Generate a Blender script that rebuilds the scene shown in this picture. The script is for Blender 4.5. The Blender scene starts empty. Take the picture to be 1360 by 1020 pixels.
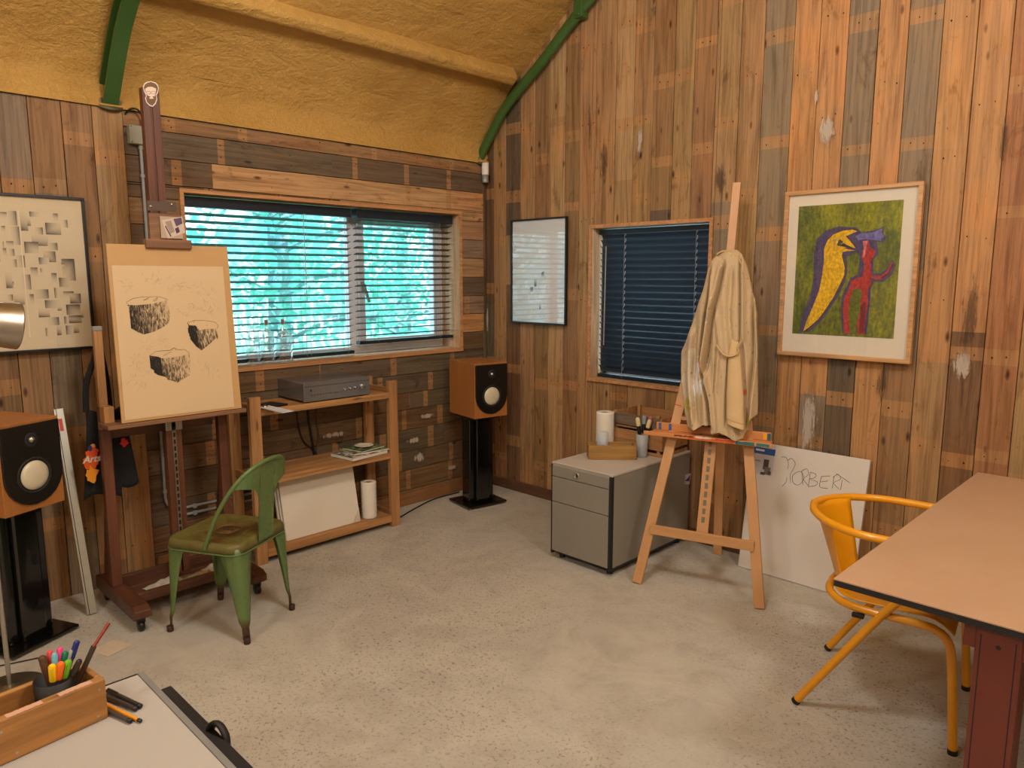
import bpy, bmesh, math, random
from mathutils import Vector, Matrix, noise
random.seed(7)
sc = bpy.context.scene
PI = math.pi

# ---------------------------------------------------------------- camera, sky, lamps, exposure
CAM = [4.069, -3.8623, 1.6]
cam_d = bpy.data.cameras.new('camera'); cam = bpy.data.objects.new('camera', cam_d)
sc.collection.objects.link(cam); sc.camera = cam
cam_d.sensor_width = 36; cam_d.lens = 974.4 / 1360 * 36; cam_d.clip_start = 0.02
_r, _u, _f = Vector([0.7118, 0.7023, -0.0]), Vector([-0.1014, 0.1027, 0.9895]), Vector([-0.695, 0.7044, -0.1443])
cam.matrix_world = Matrix(((_r[0], _u[0], -_f[0], CAM[0]), (_r[1], _u[1], -_f[1], CAM[1]), (_r[2], _u[2], -_f[2], CAM[2]), (0, 0, 0, 1)))
wd = bpy.data.worlds.new('sky'); sc.world = wd; wd.use_nodes = True
_bg = wd.node_tree.nodes['Background']
_nt = wd.node_tree
_tc = _nt.nodes.new('ShaderNodeTexCoord'); _no = _nt.nodes.new('ShaderNodeTexNoise'); _no.inputs['Scale'].default_value = 7.0; _no.inputs['Detail'].default_value = 5
_rp = _nt.nodes.new('ShaderNodeValToRGB'); _rp.color_ramp.elements[0].position = 0.44; _rp.color_ramp.elements[1].position = 0.60
_rp.color_ramp.elements[0].color = (0.10, 0.42, 0.58, 1); _rp.color_ramp.elements[1].color = (1.5, 1.75, 1.9, 1)
_nt.links.new(_tc.outputs['Generated'], _no.inputs['Vector']); _nt.links.new(_no.outputs[0], _rp.inputs[0]); _nt.links.new(_rp.outputs[0], _bg.inputs[0])
_bg.inputs[1].default_value = 1.9
sc.view_settings.view_transform = 'Standard'; sc.view_settings.look = 'None'
sc.view_settings.exposure = 0.95; sc.view_settings.gamma = 1.0
sc.view_settings.use_curve_mapping = False

def lamp_light(name, loc, size, power, color, rot=(0, 0, 0), sizey=None):
    d = bpy.data.lights.new(name, 'AREA'); d.energy = power; d.color = color; d.size = size
    d.shape = 'RECTANGLE' if sizey else 'DISK'
    if sizey: d.size_y = sizey
    o = bpy.data.objects.new(name, d); sc.collection.objects.link(o); o.location = loc; o.rotation_euler = rot
    return o
WARM = (1.0, 0.96, 0.90)
LAMPS = [(2.7, -2.6, 3.3, 58), (4.9, -2.2, 3.3, 60), (2.6, -5.6, 3.3, 48), (5.0, -5.8, 3.3, 60)]
for _i, (_x, _y, _z, _p) in enumerate(LAMPS):
    _d = bpy.data.lights.new('lamp_bulb', 'POINT'); _d.energy = _p; _d.color = WARM; _d.shadow_soft_size = 0.25
    _o = bpy.data.objects.new('lamp_bulb', _d); sc.collection.objects.link(_o); _o.location = (_x, _y, _z)
# sampling portal in the big window opening (emits nothing itself)
_po = lamp_light('window_portal', (-0.24, -1.26, 1.56), 0.98, 1, (1, 1, 1), (0, -PI / 2, 0), 1.97)
_po.data.cycles.is_portal = True

# ---------------------------------------------------------------- helpers
def S(r, g=None, b=None):
    if g is None: r, g, b = r
    f = lambda c: (c / 255 / 12.92) if c / 255 <= 0.04045 else ((c / 255 + 0.055) / 1.055) ** 2.4
    return (f(r), f(g), f(b))
V = Vector

class MB:
    def __init__(s): s.v = []; s.f = []; s.c = []; s.uv = []; s.m = []; s.has_c = False; s.has_uv = False; s.sm = []
    def add(s, vs, fs, col=None, uvs=None, mat=0, smooth=False):
        b = len(s.v); s.v += [V(x) for x in vs]
        for i, f in enumerate(fs):
            s.f.append([b + k for k in f]); s.m.append(mat); s.sm.append(smooth)
            if col is not None:
                s.has_c = True
                s.c.append([col] * len(f) if not isinstance(col, list) else [col[k] for k in f])
            else: s.c.append([(1, 1, 1)] * len(f))
            if uvs is not None:
                s.has_uv = True; s.uv.append([uvs[k] for k in f])
            else: s.uv.append([(0, 0)] * len(f))
        return s
    def box(s, lo, hi, M=None, **k):
        x0, y0, z0 = lo; x1, y1, z1 = hi
        vs = [V(p) for p in ((x0,y0,z0),(x1,y0,z0),(x1,y1,z0),(x0,y1,z0),(x0,y0,z1),(x1,y0,z1),(x1,y1,z1),(x0,y1,z1))]
        if M is not None: vs = [M @ p for p in vs]
        return s.add(vs, [(0,3,2,1),(4,5,6,7),(0,1,5,4),(1,2,6,5),(2,3,7,6),(3,0,4,7)], **k)
    def bar(s, p0, p1, w, t, up=(0, 0, 1), **k):
        # w is measured across 'side' (dir x up), t along the other
        p0, p1 = V(p0), V(p1); d = (p1 - p0).normalized(); a = d.cross(V(up)).normalized(); b = a.cross(d).normalized()
        q = []
        for p in (p0, p1):
            for sa, sb in ((-1,-1),(1,-1),(1,1),(-1,1)): q.append(p + a * sa * w / 2 + b * sb * t / 2)
        return s.add(q, [(3,2,1,0),(4,5,6,7),(0,1,5,4),(1,2,6,5),(2,3,7,6),(3,0,4,7)], **k)
    def tube(s, pts, r, seg=10, caps=True, rs=None, closed=False, flat=None, **k):
        pts = [V(p) for p in pts]; n = len(pts); vs = []; fs = []
        up = None
        for i, p in enumerate(pts):
            if closed: d = (pts[(i + 1) % n] - pts[i - 1]).normalized()
            else: d = (pts[min(i + 1, n - 1)] - pts[max(i - 1, 0)]).normalized()
            if up is None:
                up = V((0, 0, 1)) if abs(d.z) < 0.9 else V((1, 0, 0))
            a = d.cross(up).normalized(); up = a.cross(d).normalized()
            rr = rs[i] if rs else r
            for j in range(seg):
                t = 2 * PI * j / seg
                vs.append(p + (a * math.cos(t) + up * math.sin(t) * (flat or 1)) * rr)
        m = n if closed else n - 1
        for i in range(m):
            for j in range(seg):
                a0 = i * seg + j; a1 = i * seg + (j + 1) % seg; b0 = ((i + 1) % n) * seg + j; b1 = ((i + 1) % n) * seg + (j + 1) % seg
                fs.append((a0, a1, b1, b0))
        s.add(vs, fs, smooth=True, **k)
        if caps and not closed:
            k2 = dict(k)
            s.add(vs[:seg], [tuple(reversed(range(seg)))], **k2); s.add(vs[-seg:], [tuple(range(seg))], **k2)
        return s
    def lathe(s, prof, M=None, seg=32, smooth=True, **k):
        vs = []; fs = []
        for r, z in prof:
            for j in range(seg):
                t = 2 * PI * j / seg; p = V((r * math.cos(t), r * math.sin(t), z)); vs.append(M @ p if M is not None else p)
        for i in range(len(prof) - 1):
            for j in range(seg):
                fs.append((i * seg + j, i * seg + (j + 1) % seg, (i + 1) * seg + (j + 1) % seg, (i + 1) * seg + j))
        s.add(vs, fs, smooth=smooth, **k)
        for idx, rev in ((0, True), (len(prof) - 1, False)):
            if prof[idx][0] > 1e-6:
                ring = vs[idx * seg:(idx + 1) * seg]
                s.add(ring, [tuple(reversed(range(seg))) if rev else tuple(range(seg))], **k)
        return s
    def prism(s, poly, z0, z1, M=None, **k):
        n = len(poly); vs = [V((x, y, z0)) for x, y in poly] + [V((x, y, z1)) for x, y in poly]
        if M is not None: vs = [M @ p for p in vs]
        fs = [tuple(reversed(range(n))), tuple(range(n, 2 * n))] + [(i, (i + 1) % n, n + (i + 1) % n, n + i) for i in range(n)]
        return s.add(vs, fs, **k)
    def grid(s, fn, nu, nv, colfn=None, smooth=True, uvs=False, **k):
        vs = []; cs = []; uv = []
        for i in range(nu + 1):
            for j in range(nv + 1):
                vs.append(V(fn(i / nu, j / nv))); uv.append((i / nu, j / nv))
                if colfn: cs.append(colfn(i / nu, j / nv))
        fs = [(i * (nv + 1) + j, (i + 1) * (nv + 1) + j, (i + 1) * (nv + 1) + j + 1, i * (nv + 1) + j + 1) for i in range(nu) for j in range(nv)]
        return s.add(vs, fs, col=cs if colfn else None, smooth=smooth, uvs=uv if uvs else None, **k)

def wm(o):
    m = Matrix.LocRotScale(o.location, o.rotation_euler, o.scale)
    return wm(o.parent) @ m if o.parent else m

def props(o, label=None, cat=None, group=None, kind=None):
    if label: o['label'] = label
    if cat: o['category'] = cat
    if group: o['group'] = group
    if kind: o['kind'] = kind
    return o

def obj(name, mb, mats, parent=None, label=None, cat=None, group=None, kind=None, bevel=0, world=True, solid=0, subsurf=0, origin=None, bseg=2):
    """links one MB as one mesh object; vertices are given in world space unless world=False (then in the parent's space)"""
    me = bpy.data.meshes.new(name)
    vs = mb.v
    o = bpy.data.objects.new(name, me); sc.collection.objects.link(o)
    if parent is not None:
        o.parent = parent
        if world:
            inv = wm(parent).inverted(); vs = [inv @ p for p in vs]
    elif world:
        if origin is None:
            xs = [p.x for p in vs]; ys = [p.y for p in vs]; zs = [p.z for p in vs]
            origin = V(((min(xs) + max(xs)) / 2, (min(ys) + max(ys)) / 2, min(zs)))
        origin = V(origin); o.location = origin; vs = [p - origin for p in vs]
    me.from_pydata([tuple(p) for p in vs], [], mb.f)
    if not isinstance(mats, (list, tuple)): mats = [mats]
    for m in mats: me.materials.append(m)
    me.polygons.foreach_set('material_index', mb.m)
    me.polygons.foreach_set('use_smooth', mb.sm)
    if mb.has_c:
        a = me.color_attributes.new('Col', 'FLOAT_COLOR', 'CORNER')
        flat = []
        for c in mb.c:
            for q in c: flat += [q[0], q[1], q[2], 1.0]
        a.data.foreach_set('color', flat)
    if mb.has_uv:
        u = me.uv_layers.new(name='UVMap'); flat = []
        for c in mb.uv:
            for q in c: flat += [q[0], q[1]]
        u.data.foreach_set('uv', flat)
    me.update()
    if solid:
        m = o.modifiers.new('solid', 'SOLIDIFY'); m.thickness = solid; m.offset = 0
    if bevel:
        m = o.modifiers.new('bevel', 'BEVEL'); m.width = bevel; m.segments = bseg; m.limit_method = 'ANGLE'; m.angle_limit = 0.7
        m.harden_normals = False
    if subsurf:
        m = o.modifiers.new('sub', 'SUBSURF'); m.levels = subsurf; m.render_levels = subsurf
    return props(o, label, cat, group, kind)

def thing(name, label, cat, loc=(0, 0, 0), rz=0, group=None):
    o = bpy.data.objects.new(name, None); sc.collection.objects.link(o); o.empty_display_size = 0.05
    o.location = loc; o.rotation_euler = (0, 0, rz)
    return props(o, label, cat, group)

def catmull(P, n=8, closed=False):
    P = [V(p) for p in P]; out = []; N = len(P)
    rng = range(N if closed else N - 1)
    for i in rng:
        p0 = P[(i - 1) % N] if closed or i > 0 else P[0] * 2 - P[1]
        p1 = P[i]; p2 = P[(i + 1) % N]
        p3 = P[(i + 2) % N] if closed or i + 2 < N else P[-1] * 2 - P[-2]
        for k in range(n):
            t = k / n
            out.append(0.5 * ((2 * p1) + (-p0 + p2) * t + (2 * p0 - 5 * p1 + 4 * p2 - p3) * t * t + (-p0 + 3 * p1 - 3 * p2 + p3) * t ** 3))
    if not closed: out.append(P[-1])
    return out

def lerp(a, b, t): return a + (b - a) * t
def interp(tab, x):
    if x <= tab[0][0]: return tab[0][1]
    for (a, b), (c, d) in zip(tab, tab[1:]):
        if x <= c: return b + (d - b) * (x - a) / (c - a)
    return tab[-1][1]

# ---------------------------------------------------------------- materials
class NT:
    def __init__(s, name):
        s.mat = bpy.data.materials.new(name); s.mat.use_nodes = True; s.nt = s.mat.node_tree
        s.b = s.nt.nodes['Principled BSDF']
    def n(s, t, **kw):
        nd = s.nt.nodes.new('ShaderNode' + t)
        for k, v in kw.items():
            if k.startswith('_'): setattr(nd, k[1:], v)
            else:
                key = k.replace('__', ' ')
                sock = nd.inputs[int(k[1:])] if k[0] == 'i' and k[1:].isdigit() else nd.inputs[key]
                s.put(sock, v)
        return nd
    def put(s, sock, v):
        if isinstance(v, bpy.types.NodeSocket): s.nt.links.new(v, sock)
        elif isinstance(v, bpy.types.Node): s.nt.links.new(v.outputs[0], sock)
        elif isinstance(v, (tuple, list)) and sock.type == 'RGBA' and len(v) == 3: sock.default_value = (*v, 1)
        else: sock.default_value = v
    def set(s, **kw):
        for k, v in kw.items(): s.put(s.b.inputs[k.replace('__', ' ')], v)
        return s
    def ramp(s, fac, stops, interp='LINEAR'):
        r = s.nt.nodes.new('ShaderNodeValToRGB'); s.put(r.inputs[0], fac); r.color_ramp.interpolation = interp
        e = r.color_ramp.elements
        while len(e) < len(stops): e.new(0.5)
        for el, (p, c) in zip(e, stops):
            el.position = p; el.color = (*c, 1) if isinstance(c, (tuple, list)) else (c, c, c, 1)
        return r.outputs[0]
    def mix(s, f, a, b, mode='MIX'):
        m = s.nt.nodes.new('ShaderNodeMixRGB'); m.blend_type = mode
        s.put(m.inputs[0], f); s.put(m.inputs[1], a); s.put(m.inputs[2], b); return m.outputs[0]
    def math(s, op, a, b=0.0):
        m = s.nt.nodes.new('ShaderNodeMath'); m.operation = op; s.put(m.inputs[0], a); s.put(m.inputs[1], b); return m.outputs[0]
    def coord(s, kind='Object', scale=(1, 1, 1), loc=(0, 0, 0), rot=(0, 0, 0)):
        t = s.nt.nodes.new('ShaderNodeTexCoord'); m = s.nt.nodes.new('ShaderNodeMapping')
        m.inputs['Scale'].default_value = scale; m.inputs['Location'].default_value = loc; m.inputs['Rotation'].default_value = rot
        s.nt.links.new(t.outputs[kind], m.inputs[0]); return m.outputs[0]
    def noise(s, vec, scale=5, detail=4, rough=0.5, dist=0.0):
        n = s.nt.nodes.new('ShaderNodeTexNoise'); s.put(n.inputs['Vector'], vec)
        n.inputs['Scale'].default_value = scale; n.inputs['Detail'].default_value = detail; n.inputs['Roughness'].default_value = rough; n.inputs['Distortion'].default_value = dist
        return n.outputs[0]
    def bump(s, h, strength=0.3, dist=0.01):
        b = s.nt.nodes.new('ShaderNodeBump'); b.inputs['Strength'].default_value = strength; b.inputs['Distance'].default_value = dist
        s.put(b.inputs['Height'], h); s.nt.links.new(b.outputs[0], s.b.inputs['Normal']); return s

def plain(name, col, rough=0.5, metal=0.0, var=0.06, vs=30, bump=0.0, coat=0.0, spec=0.5, **kw):
    t = NT(name); c = t.coord('Object')
    n = t.noise(c, vs, 3)
    dark = tuple(x * (1 - var * 2) for x in col); lite = tuple(min(1, x * (1 + var)) for x in col)
    t.set(Base__Color=t.mix(n, dark, lite), Roughness=rough, Metallic=metal)
    t.b.inputs['Coat Weight'].default_value = coat; t.b.inputs['Specular IOR Level'].default_value = spec
    if bump: t.bump(t.noise(c, vs * 6, 4), bump, 0.003)
    for k, v in kw.items(): t.put(t.b.inputs[k.replace('__', ' ')], v)
    return t.mat

def wood(name, c1, c2, axis='z', rough=0.55, scale=1.0, knots=True, dark=0.55):
    t = NT(name)
    k = {'x': (2.5, 45, 45), 'y': (45, 2.5, 45), 'z': (45, 45, 2.5)}[axis]
    k2 = {'x': (1.2, 9, 9), 'y': (9, 1.2, 9), 'z': (9, 9, 1.2)}[axis]
    g1 = t.noise(t.coord('Object', tuple(v * scale for v in k)), 1, 5, 0.6, 0.4)
    g2 = t.noise(t.coord('Object', tuple(v * scale for v in k2)), 1, 3, 0.5, 0.8)
    col = t.mix(t.ramp(g2, [(0.3, 0.0), (0.7, 1.0)]), c1, c2)
    col = t.mix(t.ramp(g1, [(0.35, 0.0), (0.6, 1.0)]), tuple(x * dark for x in c1), col)
    if knots:
        k3 = {'x': (3, 14, 14), 'y': (14, 3, 14), 'z': (14, 14, 3)}[axis]
        v = t.n('TexVoronoi', Vector=t.coord('Object', tuple(q * scale for q in k3))); v.inputs['Scale'].default_value = 1
        col = t.mix(t.ramp(v.outputs[0], [(0.05, 1.0), (0.13, 0.0)]), col, tuple(x * 0.3 for x in c1))
    t.set(Base__Color=col, Roughness=rough); t.bump(g1, 0.25, 0.002)
    return t.mat

def vcol(name, rough=0.7, grain=0.0, gscale=(200, 200, 200), metal=0.0, bump=0.0, coat=0.0, contrast=(0.7, 1.15), specks=None):
    t = NT(name); a = t.n('Attribute', _attribute_name='Col').outputs[0]
    if grain:
        n = t.noise(t.coord('Object', gscale), 1, 4, 0.65)
        a = t.mix(grain, a, t.mix(1.0, a, t.ramp(n, [(0.3, contrast[0]), (0.7, contrast[1])]), 'MULTIPLY'))
    if specks:
        n2 = t.noise(t.coord('Object', (specks[1],) * 3), 1, 2, 0.5)
        a = t.mix(t.ramp(n2, [(specks[2], 0.0), (specks[2] + 0.02, 1.0)]), a, specks[0])
    t.set(Base__Color=a, Roughness=rough, Metallic=metal); t.b.inputs['Coat Weight'].default_value = coat
    if bump: t.bump(t.noise(t.coord('Object', gscale), 1, 4), bump, 0.002)
    return t.mat

def plank_mat():
    t = NT('reclaimed_planks')
    a = t.n('Attribute', _attribute_name='Col').outputs[0]
    g1 = t.noise(t.coord('UV', (2.2, 85, 1)), 1, 7, 0.68, 0.5)
    g2 = t.noise(t.coord('UV', (1.0, 16, 1)), 1, 4, 0.6, 1.6)
    g3 = t.noise(t.coord('UV', (5, 9, 1), (9, 3, 0)), 1, 6, 0.65, 0.8)
    g4 = t.noise(t.coord('UV', (1.7, 5, 1), (31, 7, 0)), 1, 4, 0.6, 0.6)
    col = t.mix(1.0, a, t.ramp(g1, [(0.3, 0.58), (0.5, 0.98), (0.75, 1.12)]), 'MULTIPLY')
    col = t.mix(1.0, col, t.ramp(g2, [(0.3, (0.60, 0.54, 0.47)), (0.52, (1, 1, 1)), (0.78, (1.16, 1.10, 1.0))]), 'MULTIPLY')
    col = t.mix(t.ramp(g3, [(0.59, 0.0), (0.72, 0.7)]), col, t.mix(1.0, col, (0.36, 0.31, 0.27), 'MULTIPLY'))
    dots = t.noise(t.coord('UV', (26, 60, 1), (7, 1, 0)), 1, 3, 0.6, 0.2)
    col = t.mix(t.ramp(dots, [(0.68, 0.0), (0.75, 0.7)]), col, t.mix(1.0, col, (0.34, 0.26, 0.2), 'MULTIPLY'))
    col = t.mix(t.ramp(g4, [(0.5, 0.0), (0.72, 0.6)]), col, t.mix(1.0, col, (1.3, 1.04, 0.74), 'MULTIPLY'))
    v = t.n('TexVoronoi', Vector=t.coord('UV', (4.2, 11, 1), (3, 5, 0))); v.inputs['Scale'].default_value = 1
    col = t.mix(t.ramp(v.outputs[0], [(0.035, 1.0), (0.09, 0.55), (0.13, 0.0)]), col, t.mix(1.0, col, (0.22, 0.14, 0.09), 'MULTIPLY'))
    t.set(Base__Color=col, Roughness=t.ramp(g3, [(0.3, 0.55), (0.7, 0.8)]))
    t.b.inputs['Specular IOR Level'].default_value = 0.35
    t.bump(g1, 0.35, 0.004)
    return t.mat
M_plank = plank_mat()
M_pine = wood('oiled_pine', S(188, 140, 88), S(168, 118, 72), 'z', 0.5)
M_pine_x = wood('oiled_pine_across', S(188, 140, 88), S(168, 118, 72), 'x', 0.5)
M_pine_y = wood('oiled_pine_along', S(190, 142, 90), S(170, 120, 72), 'y', 0.5)
M_black = plain('black_satin', S(20, 20, 22), 0.35)
M_blackm = plain('black_matt', S(24, 24, 26), 0.7)
M_white = plain('white_matt', S(226, 222, 214), 0.6, var=0.02)
M_grey = plain('grey_metal', S(150, 150, 148), 0.45, 0.3)
M_steel = plain('brushed_steel', S(190, 188, 182), 0.32, 1.0)
M_darkhole = plain('dark_gap', S(30, 20, 14), 0.9)
M_decal = vcol('printed_colours', 0.6)
def brushed_patch(name, col, dens=0.5, amax=0.85):
    t = NT(name); uv = t.coord('UV')
    n = t.noise(t.coord('Object', (60, 60, 9)), 1, 6, 0.75, 0.6)
    d = t.n('VectorMath', _operation='DISTANCE', i0=uv, i1=(0.5, 0.5, 0.0)).outputs['Value']
    k = t.math('SUBTRACT', t.math('ADD', n, 0.32), d)
    t.set(Base__Color=col, Roughness=0.8, Alpha=t.ramp(k, [(dens, 0.0), (dens + 0.12, amax)])); return t.mat
M_decalg = vcol('crayon_colours', 0.75, 0.75, (90, 90, 60), contrast=(0.35, 1.35))

# ================================================================ room shell
RX, RY0 = 7.0, -8.2
# palette of the reclaimed boards
PC = dict(T=S(160, 126, 86), O=S(178, 132, 86), R=S(154, 108, 70), L=S(174, 140, 98), B=S(134, 102, 70), D=S(104, 82, 60),
          G=S(134, 115, 92), K=S(100, 84, 66), W=S(190, 178, 162), P=S(184, 144, 100), M=S(118, 88, 60), E=S(144, 110, 74), V=S(104, 94, 74))
BAND = S(174, 130, 84)
prnd = random.Random(11)

def jit(c, a=0.08):
    k = 1 + prnd.uniform(-a, a); return (c[0] * k * (1 + prnd.uniform(-.03, .03)), c[1] * k, c[2] * k * (1 + prnd.uniform(-.05, .05)))

def plank(mb, nails, O, L, W, N, length, width, segs, th=0.018, nail_at=()):
    """one board: O = lower corner of its back, segs = [(t0, t1, colour)] along its length"""
    O, L, W, N = V(O), V(L), V(W), V(N)
    g = 0.0016; O = O + W * g; width -= 2 * g; th += prnd.uniform(-0.0025, 0.0025)
    uo, vo = prnd.uniform(0, 60), prnd.uniform(0, 60)
    F = O + N * th; e = 0.0018
    for t0, t1, c in segs:
        a, b = F + L * t0, F + L * t1
        vs = [a + W * e, b + W * e, b + W * (width - e), a + W * (width - e), O + L * t0 + W * 0, O + L * t1, O + L * t1 + W * width, O + L * t0 + W * width,
              a - N * e, b - N * e, b - N * e + W * width, a - N * e + W * width]
        uv = [(uo + t0, vo), (uo + t1, vo), (uo + t1, vo + width), (uo + t0, vo + width)] * 3
        flip = L.cross(W).dot(N) < 0
        fs = [(0, 1, 2, 3), (8, 9, 1, 0), (3, 2, 10, 11), (4, 5, 9, 8), (11, 10, 6, 7)]
        if t0 == segs[0][0]: fs.append((4, 8, 11, 7)); fs.append((0, 3, 11, 8))
        if t1 == segs[-1][1]: fs.append((5, 6, 10, 9)); fs.append((1, 9, 10, 2))
        if flip: fs = [tuple(reversed(f)) for f in fs]
        mb.add(vs, fs, col=c, uvs=uv)
    for t in nail_at:
        for w in ((0.28, 0.72) if width > 0.06 else (0.5,)):
            p = F + L * (t + prnd.uniform(-.01, .01)) + W * width * (w + prnd.uniform(-.08, .08)) + N * 0.0004
            r = prnd.uniform(0.0022, 0.0042)
            vs = [p + (L * math.cos(q * PI / 3) * 1.3 + W * math.sin(q * PI / 3)) * r for q in range(6)]
            f = tuple(range(6)); f = tuple(reversed(f)) if flip else f
            nails.add(vs, [f])

def auto_segs(length, base, band=BAND, gaps=(0.38, 0.62), bw=(0.05, 0.085), p=0.75, start=None, c2=None):
    """board colour broken by the paler stripes where battens once were nailed"""
    t = 0; out = []; nails = []; nxt = prnd.uniform(0.08, 0.4) if start is None else start
    cur = base
    while t < length:
        e = min(length, t + nxt)
        if e > t: out.append((t, e, cur)); t = e
        if t >= length: break
        w = prnd.uniform(*bw); e = min(length, t + w); nails.append((t + e) / 2)
        if prnd.random() < p: out.append((t, e, jit(tuple(lerp(x, y, 0.62) for x, y in zip(cur, band)), .05)))
        else: out.append((t, e, cur))
        t = e; nxt = prnd.uniform(*gaps)
        if c2 and prnd.random() < 0.4: cur = jit(c2)
        else: cur = tuple(q * (1 + prnd.uniform(-.05, .05)) for q in base)
    return out, nails

def cut(segs, nl, a, b):
    return [(max(t0, a) - a, min(t1, b) - a, c) for t0, t1, c in segs if t1 > a and t0 < b], [n - a for n in nl if a < n < b]

# ---- roof profile (x, z) of the sprayed foam, knee then straight rafter
ROOF = [(0.018, 2.425), (0.004, 2.47), (-0.01, 2.52), (-0.02, 2.565), (0.05, 2.70), (0.25, 2.915), (0.57, 3.16), (0.86, 3.375), (1.6, 3.84), (2.6, 4.3), (3.5, 4.45),
        (4.4, 4.3), (5.4, 3.84), (6.14, 3.375), (6.43, 3.16), (6.75, 2.915), (6.95, 2.70), (7.02, 2.565), (7.01, 2.52), (6.996, 2.47), (6.982, 2.425)]
ROOFI = [(x, z) for x, z in ROOF[3:-3]]
def roofz(x): return interp(ROOFI, x)

# ---- gable wall (y = 0, boards stand upright)
gb, gn = MB(), MB()
seams = [-0.03] + [0.068, 0.197, 0.341, 0.48, 0.614, 0.753, 0.881, 1.013, 1.168, 1.304, 1.444, 1.588, 1.72, 1.857, 2.002, 2.136, 2.299, 2.432, 2.572, 2.71, 2.845, 2.989, 3.128, 3.264]
while seams[-1] < 6.9: seams.append(seams[-1] + prnd.uniform(0.125, 0.15))
seams.append(7.03)
gcols = ('D T K T E L E T T E T L T E O T G O O G O G O T R T B O T M R T O B T E O T R T B O T M R T O B T E O T R T').split()
special = {0: [(0, .85, 'D'), (.85, 1.4, 'V'), (1.4, 9, 'D')], 2: [(0, 1.55, 'M'), (1.55, 1.9, 'T'), (1.9, 9, 'K')], 1: [(0, .7, 'R'), (.7, 9, 'T')],
           9: [(0, 1.0, 'E'), (1.0, 1.9, 'G'), (1.9, 2.2, 'T'), (2.2, 9, 'L')], 11: [(0, .9, 'B'), (.9, 2.0, 'K'), (2.0, 9, 'E')],
           14: [(0, .8, 'B'), (.8, 1.7, 'B'), (1.7, 2.02, 'G'), (2.02, 9, 'T')], 16: [(0, 9, 'G')], 17: [(0, 9, 'O')],
           18: [(0, .3, 'B'), (.3, .98, 'G'), (.98, 9, 'O')], 19: [(0, 1.2, 'K'), (1.2, 9, 'G')],
           20: [(0, 9, 'O')], 21: [(0, 1.2, 'E'), (1.2, 9, 'G')], 22: [(0, 1.2, 'T'), (1.2, 9, 'O')], 23: [(0, 1.35, 'M'), (1.35, 9, 'O')], 24: [(0, 9, 'R')]}
WG = (1.0, 1.858, 0.93, 1.915)          # inner window opening x0, x1, z0, z1
WGC = (WG[0] - .0205, WG[1] + .0205, WG[2] - .0205, WG[3] + .0205)
for i, (x0, x1) in enumerate(zip(seams, seams[1:])):
    top = roofz(max(0.0, min(7.0, (x0 + x1) / 2))) + 0.05
    base = jit(PC[gcols[i % len(gcols)]], .06)
    segs, nl = auto_segs(top, base, c2=None, p=0.8)
    if i in special:
        ns = []
        for t0, t1, c in segs:
            for a, b, k in special[i]:
                lo, hi = max(a, t0), min(b, t1)
                if hi > lo:
                    band = (t1 - t0) < 0.09
                    cc = jit(PC[k], .03) if not band else tuple(lerp(x, y, 0.62) for x, y in zip(PC[k], BAND))
                    ns.append((lo, hi, cc))
        segs = ns
    pieces = [(x0, x1, 0.0, top)]
    if x1 > WGC[0] and x0 < WGC[1]:
        a, b = max(x0, WGC[0]), min(x1, WGC[1]); pieces = [(a, b, 0.0, WGC[2]), (a, b, WGC[3], top)]
        if x0 < a - 1e-4: pieces.append((x0, a, 0.0, top))
        if x1 > b + 1e-4: pieces.append((b, x1, 0.0, top))
    for a, b, z0, z1 in pieces:
        s2, n2 = cut(segs, nl, z0, z1)
        plank(gb, gn, (a, 0.018, z0), (0, 0, 1), (1, 0, 0), (0, -1, 0), z1 - z0, b - a, s2, nail_at=n2)
# sheathing behind the boards
T = 0.17
for lo, hi in (((-0.2, 0.019, 0), (WGC[0], T, 4.6)), ((WGC[1], 0.019, 0), (7.2, T, 4.6)), ((WGC[0], 0.019, 0), (WGC[1], T, WGC[2])), ((WGC[0], 0.019, WGC[3]), (WGC[1], T, 4.6))):
    gb.box(lo, hi, mat=1, col=(1, 1, 1))
M_sheath = plain('wall_sheathing', S(60, 44, 32), 0.9)
wg_ = obj('wall_gable', gb, [M_plank, M_sheath], kind='structure', origin=(3.5, 0, 0))
obj('nail_holes', gn, M_darkhole, wg_)

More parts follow.
